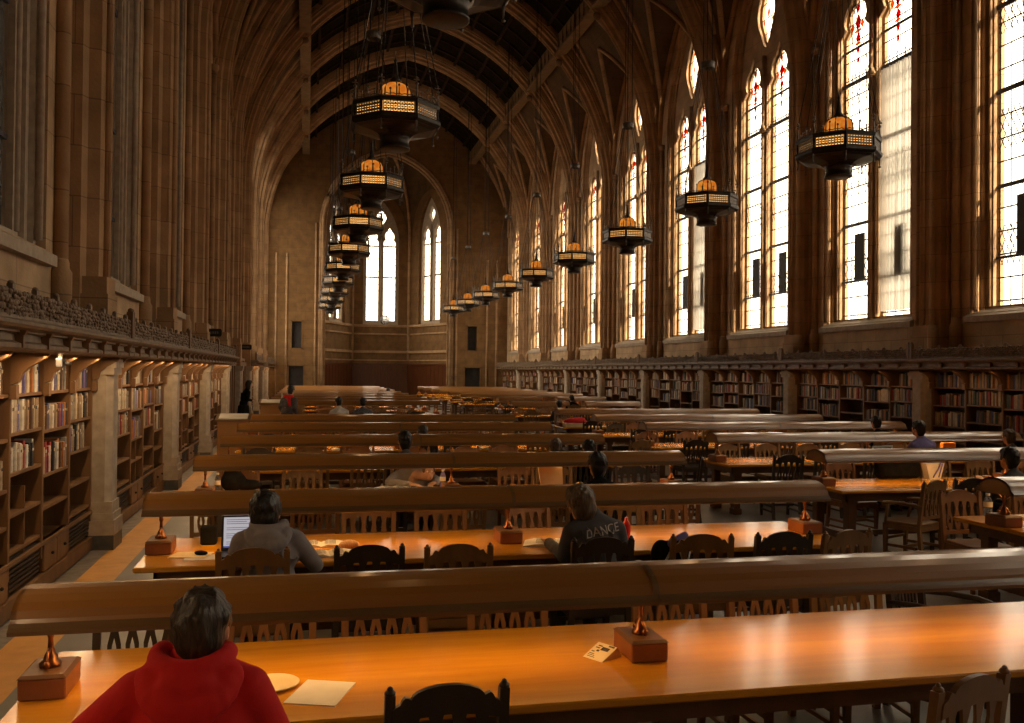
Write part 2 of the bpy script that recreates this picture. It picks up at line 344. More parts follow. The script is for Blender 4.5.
def build_window(side, i, yc, lit=True, curtain=False, n=1):
    T=T_side(side,yc)
    wn=bpy.data.objects.new('window_%d'%n,None); COL.objects.link(wn)
    tag(wn, ('tall twin-light stained glass window, %s along the %s wall from the front'%(ORD[i],side)), kind='structure')
    m=MB()
    m.plate(rect(-2.0,2.0,3.0,15.6),[arch(3.36,3.40,11.0,14.6)],.10,.16,T)
    m.plate(rect(-2.0,2.0,3.0,15.6),[arch(3.16,3.44,11.0,14.45)],.16,.22,T)
    m.plate(rect(-2.0,2.0,3.0,15.6),[L1,L2,EY],.22,.29,T)
    l1=lancet(-.80,1.14,LSILL,LSPR,LAPX-.04); l2=lancet(.80,1.14,LSILL,LSPR,LAPX-.04)
    m.plate(rect(-2.0,2.0,3.0,15.6),[l1,l2,eye(12.95,2.03,.88)],.36,.44,T)
    # mullion rolls and jamb rolls
    for a in (-1.48,-.14,.14,1.48):
        m.tube([T@Vector((a,3.5,.21)),T@Vector((a,11.0,.21))],.035,8)
    m.tube([T@Vector((0,3.45,.18)),T@Vector((0,11.6,.18))],.07,10)
    m.lathe([(.13,0),(.15,.08),(.10,.16),(.10,.2)],*(T@Vector((0,9.3,.18))),seg=10)
    for a in (-1.73,1.73): m.tube([T@Vector((a,3.45,.06)),T@Vector((a,11.0,.06))],.045,8)
    f=m.obj('window_frame','stone_grey' if side=='left' else 'stone',wn)
    # sloping sill
    m=MB(); P=[T@Vector(p) for p in ((-1.85,3.18,-.10),(1.85,3.18,-.10),(1.85,3.30,-.10),(-1.85,3.30,-.10),(-1.85,3.51,.32),(1.85,3.51,.32),(1.85,3.18,.32),(-1.85,3.18,.32))]
    m.add(P,[(0,1,2,3),(3,2,5,4),(4,5,6,7),(7,6,1,0),(0,3,4,7),(1,2,5,6)])
    m.obj('window_sill','stone_grey',wn)
    # glass panes in their own local axes
    for k,(loop) in enumerate((L1,L2,EY)):
        cx=sum(p[0] for p in loop)/len(loop)
        g=MB(); tr=tessellate_polygon([[Vector((p[0],p[1],0)) for p in loop]])
        g.add([(p[0],p[1],0) for p in loop],[tuple(t) for t in tr])
        o=g.obj('window_pane',('glass' if k<2 else 'glass2') if lit else 'glass_dark',wn,fix=False)
        s=1 if side=='right' else -1
        o.matrix_world=T@Matrix.Translation((0,0,.325))
    m=MB()
    for c in (-.80,.80):
        for z in (5.2-.75,5.9-.05,7.75,9.45,10.3):
            w=.045 if z in (7.75,9.45) else .026
            m.add([T@Vector(p) for p in ((c-.6,z-w,.28),(c+.6,z-w,.28),(c+.6,z+w,.28),(c-.6,z+w,.28),(c-.6,z-w,.32),(c+.6,z-w,.32),(c+.6,z+w,.32),(c-.6,z+w,.32))],
                  [(0,1,2,3),(4,5,6,7),(0,1,5,4),(1,2,6,5),(2,3,7,6),(3,0,4,7)])
    m.obj('window_bar','lead',wn)
    if lit:
        def flat(name,mat,polys,c0=.31,c1=.32):
            q=MB()
            for P in polys: q.plate(P,[],c0,c1,T)
            return q.obj(name,mat,wn)
        for c in (-.80,.80):
            sp=0.32
            flat('vent_panel','vent',[rect(c-.30,c+.08,4.45,5.62)],.30,.34)
        d=lambda x,z,a,b:[(x-a,z),(x,z-b),(x+a,z),(x,z+b)]
        for c in (-.80,.80):
            flat('medallion','red_g',[d(c,10.95,.13,.2),d(c,10.55,.10,.13),d(c,10.25,.07,.12),d(c,9.98,.05,.1),d(c,11.3,.06,.14)])
            flat('medallion','org_g',[d(c-.2,10.85,.08,.12),d(c+.2,10.85,.08,.12),d(c,10.72,.18,.05),d(c,10.4,.14,.05)],.295,.305)
            flat('medallion','blu_g',[d(c,10.82,.05,.07)],.28,.29)
        flat('medallion','org_g',[d(0,12.95,.07,.22),d(-.25,12.7,.06,.08),d(.25,12.7,.06,.08),d(0,13.5,.06,.1)])
    if curtain:
        c=-.80; m=MB(); nn=60; ring=[]
        for z in (3.62,5.0,6.4,8.0,9.38):
            ring.append([T@Vector((c-.57+1.14*i/nn, z, .24+.036*math.sin(i*1.05+z*.12)+.014*math.sin(i*.47))) for i in range(nn+1)])
        m.loft(ring,False,sm=True)
        o=m.obj('curtain','curtain',None,fix=False)
        tag(o,'sheer white curtain hanging over the near light of the %s window along the right wall'%ORD[i],'curtain')
wn=1
for i,yc in enumerate(YB):
    build_window('right',i,yc,True,i in (4,6),wn); wn+=1
for i,yc in enumerate(YB[:8]):
    build_window('left',i,yc,False,False,wn); wn+=1

# vault ribs with their piers -------------------------------------------------
SEC=[(.66,-.38),(.42,-.38),(.38,-.30),(.20,-.28),(.16,-.17),(.03,-.14),(0,-.09),(0,.09),(.03,.14),(.16,.17),(.20,.28),(.38,.30),(.42,.38),(.66,.38)]
def rib_mesh(m,y):
    a1=math.acos(RC/RI)   # angle at apex
    for s in (-1,1):
        rings=[]
        for z in (2.45,5,7.5,9.6): rings.append([(XC+s*(7.5+n),y+w,z) for n,w in SEC])
        k=26
        for i in range(k+1):
            t=a1*i/k
            rings.append([(XC+s*(-RC+(RI+n)*math.cos(t)), y+w, ZS+(RI+n)*math.sin(t)) for n,w in SEC])
        # finish exactly on the centre line
        rings[-1]=[(XC,y+w,ZS+math.sqrt((RI+n)**2-RC*RC)) for n,w in SEC]
        m.loft(rings,False,sm=False)
        # slim roll along the intrados catching the light
        pts=[(XC+s*7.48,y,2.9),(XC+s*7.48,y,9.7)]+[(XC+s*(-RC+RI*math.cos(a1*i/k)),y,ZS+RI*math.sin(a1*i/k)) for i in range(k+1)]
        m.tube(pts,.055,8)
        for w in (-.31,.31):
            pts=[(XC+s*(7.5+.36),y+w,2.9),(XC+s*(7.5+.36),y+w,9.7)]+[(XC+s*(-RC+(RI+.36)*math.cos(a1*i/k)),y+w,ZS+(RI+.36)*math.sin(a1*i/k)) for i in range(k+1)]
            m.tube(pts,.05,6)
        for w in (-.58,.58):
            m.tube([(XC+s*7.84,y+w,3.0),(XC+s*7.84,y+w,10.6)],.08,10)
            m.lathe([(.13,0),(.13,.45),(.10,.5),(.10,.56),(.085,.6)],XC+s*7.84,y+w,2.7,10,PI/8)
            m.lathe([(.09,0),(.14,.1),(.14,.2)],XC+s*7.84,y+w,10.5,10)
        # pedestal blocks
        m.box(min(XC+s*7.40,XC+s*7.95),max(XC+s*7.40,XC+s*7.95),y-.27,y+.27,2.2,2.95)
        m.box(min(XC+s*7.42,XC+s*7.95),max(XC+s*7.42,XC+s*7.95),y-.24,y+.24,2.95,3.15)
tn=1
for i,y in enumerate(YP[:-1]):
    m=MB(); rib_mesh(m,y)
    tag(m.obj('trim_%d'%tn,'rib'),'moulded stone vault rib and its wall piers, %s from the front'%ORD[i],kind='structure'); tn+=1
# lower stone piers between bookcases
def low_pier(s,y,n):
    m=MB(); x0=XC+s*7.95; x1=XC+s*7.35
    def blk(d,z0,z1,hw=.2): m.box(min(x0,x1-s*d),max(x0,x1-s*d),y-hw-d,y+hw+d,z0,z1)
    ch=.07
    f=XC+s*7.35
    rings=[[(x0,y-.2,z),(f+s*ch,y-.2,z),(f,y-.2+ch,z),(f,y+.2-ch,z),(f+s*ch,y+.2,z),(x0,y+.2,z)] for z in (.3,2.2)]
    m.loft(rings,True,True,True)
    blk(.05,.17,.34); blk(.03,.34,.42); blk(.015,.42,.55); blk(.02,2.02,2.1); blk(.04,2.1,2.2)
    m.cur=1; blk(.045,0,.17)
    sd='left' if s<0 else 'right'
    return tag(m.obj('trim_%d'%n,['stone_grey','stone_base']),'square stone pilaster between the %s bookcases, %s from the front'%(sd,ORD[YP.index(y)]),kind='structure')
for s in (-1,1):
    for y in YP[:-1]:
        low_pier(s,y,tn); tn+=1

# vault webs -------------------------------------------------------------------
m=MB(); RO=RI+.62
for bi,yc in enumerate(YB):
    for s in (-1,1):
        nx,ny=16,20; rings=[]
        for i in range(nx+1):
            dx=5.3+(7.92-5.3)*i/nx
            rings.append([(XC+s*dx, yc-B/2+B*j/ny, max(vault(dx,RO), zcross(-B/2+B*j/ny) if abs(-B/2+B*j/ny)<2.44 else 0)) for j in range(ny+1)])
        m.loft(rings,False,sm=True)
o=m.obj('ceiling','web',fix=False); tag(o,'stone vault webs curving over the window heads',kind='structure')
m=MB()
rings=[[(XC+dx,y,vault(dx,RO)) for dx in [-5.4+10.8*i/24 for i in range(25)]] for y in (YP[0],YEND)]
m.loft(rings,False,sm=True)
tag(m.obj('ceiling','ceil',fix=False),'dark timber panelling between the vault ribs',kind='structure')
m=MB()
for k in range(-4,5):
    dx=k*1.2
    z=vault(dx,RO)-.02
    m.box(XC+dx-.06,XC+dx+.06,YP[0],YEND,z-.14,z)
for y0 in YP[:-1]:
    for q in (1,2,3):
        y=y0+B*q/4
        for a in range(24):
            d0=-5.3+10.6*a/24; d1=-5.3+10.6*(a+1)/24; z0=vault(d0,RO); z1=vault(d1,RO)
            m.add([(XC+d0,y-.05,z0-.1),(XC+d1,y-.05,z1-.1),(XC+d1,y+.05,z1-.1),(XC+d0,y+.05,z0-.1),(XC+d0,y-.05,z0),(XC+d1,y-.05,z1),(XC+d1,y+.05,z1),(XC+d0,y+.05,z0)],
                  [(0,3,2,1),(0,1,5,4),(3,7,6,2)])
M['batten']=mat_noise('ceiling_batten',(.028,.016,.008),(.045,.026,.013),.8,5,spec=.1)
tag(m.obj('trim_%d'%tn,'batten'),'thin timber battens coffering the dark ceiling',kind='structure'); tn+=1
for s in (-1,1):
    m=MB(); xa,xb=sorted((XC+s*5.22,XC+s*5.58))
    m.box(xa,xb,YP[0],YEND,16.3,16.66); m.box(xa+.03,xb-.03,YP[0],YEND,15.98,16.3); m.box(xa-.05,xb+.05,YP[0],YEND,15.86,15.98)
    for y0 in YP[:-1]:
        for q in range(8):
            y=y0+.55+q*.61
            m.box(xa-.03,xb+.03,y-.05,y+.05,15.98,16.6)
        # boss where beam meets rib
        m.sphere((XC+s*5.42,y0,15.62),.17,10,8)
    tag(m.obj('trim_%d'%tn,'beam'),'carved stone purlin running along the %s side of the vault'%('left' if s<0 else 'right'),kind='structure'); tn+=1
# groin and wall ribs in each bay
for s in (-1,1):
    m=MB()
    for yc in YB:
        for sg in (-1,1):
            pts=[];p2=[];p3=[]
            for i in range(15):
                u=2.40*(1-i/14); z=zcross(u); dx=math.sqrt(max(0.01,RO*RO-(z-ZS)**2))-RC
                pts.append((XC+s*min(dx,7.88),yc+sg*u,z-.02))
                p2.append((XC+s*7.84,yc+sg*u,z-.03))
                p3.append((XC+s*(7.55-2.1*(i/14)**1.3),yc+sg*(2.3-1.1*(i/14)),min(vault(7.55-2.1*(i/14)**1.3,RO)-.05,99)))
            m.tube(pts,.09,6); m.tube(p2,.10,6); m.tube(p3,.085,6)
            p4=[(x,yc+sg*(2.35-.45*(i/14)),z) for i,(x,_,z) in enumerate(p3)]
            m.tube(p4,.07,6)
    tag(m.obj('trim_%d'%tn,'rib'),'slender fan ribs springing over the %s windows'%('left' if s<0 else 'right'),kind='structure'); tn+=1

# end wall and apse ------------------------------------------------------------
AX0,AX1=.95,9.1; AC=(AX0+AX1)/2
m=MB()
TE=Matrix(((1,0,0,0),(0,0,1,YEND),(0,1,0,0),(0,0,0,1)))
out=[(XC-HW,0),(XC+HW,0),(XC+HW,12)]+[(XC+7.9-15.8*i/30, vault(7.9-15.8*i/30,RO)+.1) for i in range(31)]+[(XC-HW,12)]
out=[(XC-HW-.2,0),(XC+HW+.2,0),(XC+HW+.2,20),(XC-HW-.2,20)]
ap=[(x+AC,z) for x,z in arch(AX1-AX0,0.001,11.4,16.2)]
nich=[rect(-1.0,-.40,3.45,5.15),rect(-1.17,-.25,.9,2.3),rect(10.36,10.97,3.45,5.05),rect(10.2,11.25,.9,2.3)]
m.plate(out,[[(p[0],max(p[1],.001)) for p in ap]]+nich,0,.5,TE)
ap2=[(x+AC,z) for x,z in arch(AX1-AX0+.35,0.001,11.4,16.4)]
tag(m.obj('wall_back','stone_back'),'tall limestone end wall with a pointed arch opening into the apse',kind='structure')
m=MB()
for r,dw,dy in ((.11,.15,-.08),(.08,.45,-.05),(.07,-.15,.1)):
    a=arch(AX1-AX0+dw*2*.5,0.0,11.4,16.2+dw*.6)
    pts=[(AC+x,YEND+dy,z) for x,z in [a[1]]+a[2:]+[a[0]]]
    m.tube(pts,r,8)
for x in (-2.0,-1.35,12.3,11.65,9.6,.45): m.tube([(x,YEND-.03,0),(x,YEND-.03,11.5 if 0<x<10 else 9.5)],.07,8)
tag(m.obj('trim_%d'%tn,'rib'),'moulded rolls around the apse arch and end wall shafts',kind='structure'); tn+=1
for k,(x0,x1,z0,z1) in enumerate(((-1.0,-.40,3.45,5.15),(-1.17,-.25,.9,2.3),(10.36,10.97,3.45,5.05),(10.2,11.25,.9,2.3))):
    m=MB(); m.box(x0-.05,x1+.05,YEND+.3,YEND+.36,z0-.05,z1+.05); m.cur=1
    m.box(x0-.09,x0,YEND-.04,YEND+.1,z0-.09,z1+.09); m.box(x1,x1+.09,YEND-.04,YEND+.1,z0-.09,z1+.09)
    m.box(x0-.09,x1+.09,YEND-.04,YEND+.1,z1,z1+.09); m.box(x0-.09,x1+.09,YEND-.04,YEND+.1,z0-.09,z0)
    nm=('upper left','lower left','upper right','lower right')[k]
    tag(m.obj('trim_%d'%tn,['vent','stone_back']),'dark recessed grille niche, %s of the apse arch on the end wall'%nm,kind='structure'); tn+=1
# apse: three canted faces
YA=YEND+5.4
A=[(AX0-.1,YEND+.4),(3.0,YA),(7.05,YA),(AX1+.1,YEND+.4)]
for k in range(3):
    (xa,ya),(xb,yb)=A[k],A[k+1]; L=math.hypot(xb-xa,yb-ya); ux,uy=(xb-xa)/L,(yb-ya)/L
    T=Matrix(((ux,0,-uy,(xa+xb)/2),(uy,0,ux,(ya+yb)/2),(0,1,0,0),(0,0,0,1)))
    w=1.05 if k!=1 else .98
    off=.60 if k==1 else .74
    zsil=5.6
    w=.98 if k==1 else 1.25; a1=lancet(-off,w*.86,zsil,11.1,12.25); a2=lancet(off,w*.86,zsil,11.1,12.25); e1=eye(12.95,1.05,.66)
    m=MB(); m.plate(rect(-L/2-.1,L/2+.1,0,17),[arch(2.5 if k==1 else 2.9,5.3,11.2,14.2)],0,.2,T)
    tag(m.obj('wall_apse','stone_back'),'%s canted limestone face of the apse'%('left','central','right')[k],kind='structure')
    W=bpy.data.objects.new('window_%d'%wn,None); COL.objects.link(W); wn+=1
    tag(W,'tall bright twin-light window in the %s face of the apse'%('left','central','right')[k],kind='structure')
    m=MB(); m.plate(rect(-1.5,1.5,5.0,15.4),[a1,a2,e1],.2,.42,T)
    m.tube([T@Vector((0,5.5,.14)),T@Vector((0,12.2,.14))],.07,8)
    m.obj('window_frame','stone_grey',W)
    m=MB()
    for P in (a1,a2,e1):
        g=MB(); g.add([(p[0],p[1],0) for p in P],[tuple(t) for t in tessellate_polygon([[Vector((p[0],p[1],0)) for p in P]])])
        o=g.obj('window_pane','glass2',W,fix=False); o.matrix_world=T@Matrix.Translation((0,0,.35))
    for c in (-off,off):
        for z in (8.7,10.9): m.box(c-.45,c+.45,z-.04,z+.04,.28,.33,T)
    m.obj('window_bar','lead',W)
    m=MB()
    for z,d,h in ((5.15,.12,.16),(4.6,.1,.1),(3.3,.14,.18),(2.75,.08,.08)):
        m.box(-L/2,L/2,z,z+h,-d,0,T)
    m.tube([T@Vector((-L/2+.05,2.8,-.05)),T@Vector((-L/2+.05,14.5,-.05))],.1,8); m.tube([T@Vector((L/2-.05,2.8,-.05)),T@Vector((L/2-.05,14.5,-.05))],.1,8)
    tag(m.obj('trim_%d'%tn,'rib'),'string courses and shafts on the %s apse face'%('left','central','right')[k],kind='structure'); tn+=1
    m=MB(); m.box(-L/2+.05,L/2-.05,0,2.5,-.12,-.01,T)
    nn=int(L/.5)
    for q in range(nn+1): x=-L/2+.1+(L-.2)*q/nn; m.box(x-.03,x+.03,.1,2.4,-.14,-.11,T)
    m.box(-L/2+.05,L/2-.05,2.42,2.56,-.17,-.11,T)
    tag(m.obj('trim_%d'%tn,'panel'),'dark red-brown wood panelling at the foot of the %s apse face'%('left','central','right')[k],kind='structure'); tn+=1
# apse vault
m=MB()
tip=(AC,YEND+2.0,17.2)
rings=[]
top=[(AX0-.1,YEND+.2),(3.0,YA),(7.05,YA),(AX1+.1,YEND+.2)]
for k in range(3):
    P0,P1=top[k],top[k+1]
    for j in range(6):
        pass
    rr=[]
    for j in range(9):
        t=j/8; zz=11.0+5.8*math.sin(t*PI/2); q=1-math.cos(t*PI/2)
        row=[]
        for i in range(9):
            f=i/8; x=P0[0]+(P1[0]-P0[0])*f; y=P0[1]+(P1[1]-P0[1])*f
            lift=3.6*(1-(2*f-1)**2)**.6*(1-t)
            row.append((x+(AC-x)*q, y+(YEND+1.2-y)*q, min(17,zz+lift)))
        rr.append(row)
    m.loft(rr,False,sm=True)
tag(m.obj('ceiling','web',fix=False),'small ribbed vault over the apse',kind='structure')
m=MB()
for P in top[1:3]+[((top[1][0]+top[2][0])/2,YA)]:
    pts=[]
    for j in range(9):
        t=j/8; q=1-math.cos(t*PI/2); pts.append((P[0]+(AC-P[0])*q,P[1]+(YEND+1.2-P[1])*q-.06,11.0+5.8*math.sin(t*PI/2)-.05+(3.6*(1-t) if P[0] not in (top[1][0],top[2][0]) else 0)))
    m.tube(pts,.11,8)
tag(m.obj('trim_%d'%tn,'rib'),'converging ribs of the apse vault',kind='structure'); tn+=1
# wall behind the viewer
m=MB(); m.box(XC-HW-.3,XC+HW+.3,YP[0]-.6,YP[0]-.4,0,20)
tag(m.obj('wall_front','stone'),'limestone wall closing the near end of the hall',kind='structure')
# roof cover so no sky leaks over the webs
# ------------------------------------------------------------------ bookcases
M_BK=['book_'+n for n,_ in BOOKC]
SH_A=[.46,.77,1.08,1.50,1.87]; SH_B=[.535,.85,1.20,1.54,1.87]
def comps(yc):
    y0=yc-B/2+.22; y1=yc+B/2-.22; n=5; w=(y1-y0)/n
    return [(y0+w*i,y0+w*(i+1)) for i in range(n)]
def bookcase(side,i,yc):
    s=-1 if side=='left' else 1
    F=XC+s*7.56; Bk=XC+s*7.88      # front plane, back plane
    xs=lambda a,b:(min(a,b),max(a,b))
    y0,y1=yc-B/2+.205,yc+B/2-.205
    t=empty('bookcase','tall built-in oak bookcase, %s along the %s wall from the front'%(ORD[i],side),'bookcase',(F,yc,0))
    L=Matrix.Translation((-F,-yc,0))
    a,b=xs(Bk,Bk-s*.02)
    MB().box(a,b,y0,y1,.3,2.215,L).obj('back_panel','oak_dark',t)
    cs=comps(yc)
    for k in range(6):
        y=cs[k][0] if k<5 else cs[4][1]
        m=MB(); a,b=xs(F,Bk); m.bbox(a,b,y-.022,y+.022,.3,2.215,.005,L)
        # corbel bracket under the cornice
        P=[(0,1.95),(.06,1.97),(.09,2.05),(.16,2.11),(.26,2.17),(.30,2.215),(0,2.215)]
        rings=[[(F-s*x,yy,z) for x,z in P] for yy in (y-.035,y+.035)]
        m.loft(rings,True,True,True,False,L)
        m.box(*xs(F-s*.0,F-s*.05),y-.04,y+.04,1.83,1.95,L)
        m.obj('upright','oak',t)
    for k,(ya,yb) in enumerate(cs):
        for z in (SH_A if (k+i)%2 else SH_B):
            a,b=xs(F+s*.012,Bk-s*.02)
            MB().box(a,b,ya+.02,yb-.02,z-.028,z,L).obj('shelf','oak',t)
        if k==2:
            MB().box(*xs(F+s*.02,Bk),(ya+yb)/2-.01,(ya+yb)/2+.01,.46,1.05,L).obj('divider','oak',t)
        # base: drawers or grille
        if (k+i)%2:
            for q in (0,1):
                w=(yb-ya-.06)/2; u=ya+.03+q*w
                d=MB().bbox(*xs(F-s*.012,F+s*.05),u+.01,u+w-.01,.17,.42,.006,L).obj('drawer','oak',t)
                MB().sphere((F-s*.03,u+w/2,.31),.016,8,6,L).obj('knob','iron',d)
        else:
            m=MB()
            for q in range(7): m.box(*xs(F+s*.01,F+s*.03),ya+.05,yb-.05,.2+q*.04,.222+q*.04,L)
            m.obj('vent_grille','oak_dark',t)
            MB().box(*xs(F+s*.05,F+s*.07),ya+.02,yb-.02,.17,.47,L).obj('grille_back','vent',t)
    m=MB(); m.box(*xs(F-s*.03,Bk),y0,y1,.02,.16,L); m.box(*xs(F-s*.015,F+s*.06),y0,y1,.43,.46,L)
    m.obj('plinth','oak',t)
    m=MB(); m.box(*xs(F+s*.01,Bk-s*.03),y0,y1,2.19,2.215,L); m.obj('header','oak',t)
    return t
bookcases=[]
for i,yc in enumerate(YB):
    bookcase('right',i,yc)
    if i<6 or i in (8,10): bookcase('left',i,yc)
for i in (6,7,9,11):
    m=MB(); yc=YB[i]; F=XC-7.6
    m.box(XC-7.88,F,yc-B/2+.2,yc+B/2-.2,0,2.5)
    for q in range(6):
        y=yc-B/2+.5+q*.88; m.box(F,F+.04,y-.04,y+.04,.1,2.4)
    m.box(F,F+.06,yc-B/2+.2,yc+B/2-.2,0,.2); m.box(F,F+.06,yc-B/2+.2,yc+B/2-.2,2.2,2.35)
    tag(m.obj('wall_panel','oak'),'dark oak wall panelling filling the %s bay of the left wall'%ORD[i],kind='structure')
# cornice with carved parapet, one length per bay
def cornice(side,i,yc):
    s=-1 if side=='left' else 1
    G=XC+s*7.15                       # front edge of the cornice
    t=empty('bookcase_canopy','projecting oak canopy with pierced carved cresting over the %s %s bookcase'%(ORD[i],side),'canopy',(G,yc,2.2))
    L=Matrix.Translation((-G,-yc,-2.2))
    y0,y1=yc-B/2+.012,yc+B/2-.012
    P=[(.78,2.225),(.02,2.225),(0,2.24),(0,2.27),(.045,2.29),(.05,2.34),(.05,2.345),(.01,2.35),(.01,2.365),(-.05,2.38),(-.07,2.40),(-.07,2.425),(-.03,2.44),(.04,2.45),(.78,2.45)]
    m=MB(); m.loft([[(G+s*x,yy,z) for x,z in P] for yy in (y0,y1)],True,True,True,False,L); m.obj('cornice_moulding','carved',t)
    for q in range(8):
        y=yc-B/2+.34+q*.67
        m=MB(); m.box(min(G-s*.012,G+s*.06),max(G-s*.012,G+s*.06),y-.018,y+.018,2.24,2.34,L)
        m.add([L@Vector(p) for p in ((G-s*.02,y-.025,2.33),(G-s*.02,y+.025,2.33),(G+s*.03,y+.025,2.33),(G+s*.03,y-.025,2.33),(G-s*.035,y-.03,2.365),(G-s*.035,y+.03,2.365),(G+s*.03,y+.03,2.365),(G+s*.03,y-.03,2.365))],[(0,1,2,3),(4,5,6,7),(0,1,5,4),(1,2,6,5),(2,3,7,6),(3,0,4,7)])
        m.obj('bracket','oak',t)
    # carved cresting: foliage lumps between rails
    rnd=random.Random(3)
    X=G+s*.03
    m=MB(); m.box(min(X,X+s*.05),max(X,X+s*.05),y0,y1,2.45,2.475,L)
    n=int((y1-y0)/.052)
    for q in range(n):
        y=y0+.03+q*.052
        hgt=2.67+.012*math.sin(q*1.05)
        for w in range(5):
            z=2.485+w*.038+rnd.uniform(-.01,.01)
            r=rnd.uniform(.018,.028)
            m.sphere((X+s*(.02+rnd.uniform(-.015,.01)),y+rnd.uniform(-.015,.015),z),(r*.8,r,r*.9),6,4,L)
        m.box(min(X+s*.02,X+s*.035),max(X+s*.02,X+s*.035),y-.024,y+.024,2.47,hgt-.02,L)
    m.obj('carved_frieze','carved',t)
    for q in range(9):
        y=y0+.3+q*(y1-y0-.6)/8
        m=MB(); m.sphere((X+s*.02,y,2.695),(.025,.04,.022),8,5,L); m.box(min(X,X+s*.04),max(X,X+s*.04),y-.035,y+.035,2.655,2.69,L)
        m.obj('crest_finial','carved',t)
    for y in (y0+.035,y1-.035):
        m=MB(); m.box(min(X-s*.02,X+s*.05),max(X-s*.02,X+s*.05),y-.03,y+.03,2.36,2.76,L); m.sphere((X+s*.015,y,2.775),(.03,.035,.03),8,6,L)
        m.obj('end_post','oak',t)
    return t
c0=cornice('left',0,YB[0]); cr_=cornice('right',0,YB[0])
for i in range(1,12):
    if i not in (6,7,9):
        dup(c0,(XC-7.15,YB[i],2.2),0,'projecting oak canopy with pierced carved cresting over the %s left bay'%ORD[i])
    dup(cr_,(XC+7.15,YB[i],2.2),0,'projecting oak canopy with pierced carved cresting over the %s right bookcase'%ORD[i])
c0['label']='projecting oak canopy with pierced carved cresting over the first left bay'

# ------------------------------------------------------------------ books
def book_list(side,i,yc,rnd):
    out=[]
    s=-1 if side=='left' else 1
    for k,(ya,yb) in enumerate(comps(yc)):
        zs=SH_A if (k+i)%2 else SH_B
        for zi,z in enumerate(zs):
            if zi<2 or (side=='left' and zi==2 and rnd.random()<.05): continue
            if side=='right' and zi==2 and rnd.random()<.1: continue
            top=(zs[zi+1]-.03 if zi+1<len(zs) else 2.22)
            y=ya+.03; end=yb-.03-rnd.choice((0,0,0,.12,.2)); idx=0
            bias=rnd.random()
            while True:
                w=rnd.uniform(.026,.062)
                if y+w>end: break
                h=min(top-z-.02, rnd.uniform(.235,.31) if bias>.25 else rnd.uniform(.2,.25))
                d=rnd.uniform(.15,.21)
                if rnd.random()<.03: y+=rnd.uniform(.03,.09); continue
                pool=['cream','white','tan','beige','brown','grey','black','blue','red','orange','tan','violet','cream','brown','beige','white','orange','cream','tan','grey'] if side=='left' else ['tan','brown','beige','grey','black','blue','red','orange','green','brown','tan','cream','grey','brown','black','cream']
                out.append((side,i,k,zi,idx,y,w,h,d,z,rnd.choice(pool),rnd.uniform(-.012,.025)))
                y+=w+.0035; idx+=1
    return out
rnd=random.Random(11)
allb=[]
for i,yc in enumerate(YB):
    if i<6: allb+=book_list('left',i,yc,rnd)
    allb+=book_list('right',i,yc,rnd)
def bk_mesh(m,side,y,w,h,d,z,rec,L=None):
    s=-1 if side=='left' else 1
    F=XC+s*(7.58+.01)+s*rec
    x0,x1=sorted((F,F+s*d))
    m.bbox(x0,x1,y,y+w,z,z+h,min(.004,w*.2),L)
# three hundred nearest left books that the frame shows
left=[b for b in allb if b[0]=='left' and b[5]>7.95]
left.sort(key=lambda b:(b[5]))
near=left[:300]; nearset=set(id(b) for b in near)
SHN={2:'third shelf down',3:'second shelf down',4:'top shelf'}
CN={'A':''}
for b in near:
    side,i,k,zi,idx,y,w,h,d,z,colr,rec=b
    nm='slim' if w<.036 else ('thick' if w>.053 else 'medium')
    m=MB(); L=Matrix.Translation((-(XC-7.59),-(y+w/2),-z)); bk_mesh(m,side,y,w,h,d,z,rec,L)
    # cover boards and paper block read at the spine: raised bands
    F=XC-7.59-rec
    for zz in (.18,.8):
        m.box(F-.002,F+.0025,y+w*.08,y+w*.92,z+h*zz,z+h*zz+.006,L)
    m.cur=1
    m.box(F-.002,F+.003,y+w*.15,y+w*.85,z+h*.66,z+h*.76,L)
    lab=rnd.choice(['book_cream','book_white','book_tan','book_black'])
    o=m.obj('book',['book_'+colr,lab]); o.location=(XC-7.59,y+w/2,z)
    tag(o,'%s %s book, %s in its row, %s, %s compartment, %s left bookcase'%(nm,colr,ORD[idx],SHN[zi],ORD[k],ORD[i]),'book','books in the nearest left bookcases')
m=MB()
for b in allb:
    if id(b) in nearset: continue
    side,i,k,zi,idx,y,w,h,d,z,colr,rec=b
    m.cur=[n for n,_ in BOOKC].index(colr)
    if y<20: bk_mesh(m,side,y,w,h,d,z,rec)
    else:
        s=-1 if side=='left' else 1; F=XC+s*(7.59+rec); x0,x1=sorted((F,F+s*d)); m.box(x0,x1,y,y+w,z,z+h)
tag(m.obj('book',M_BK,fix=False),'countless books filling the right wall and the farther left bookcases','books',None,'stuff')
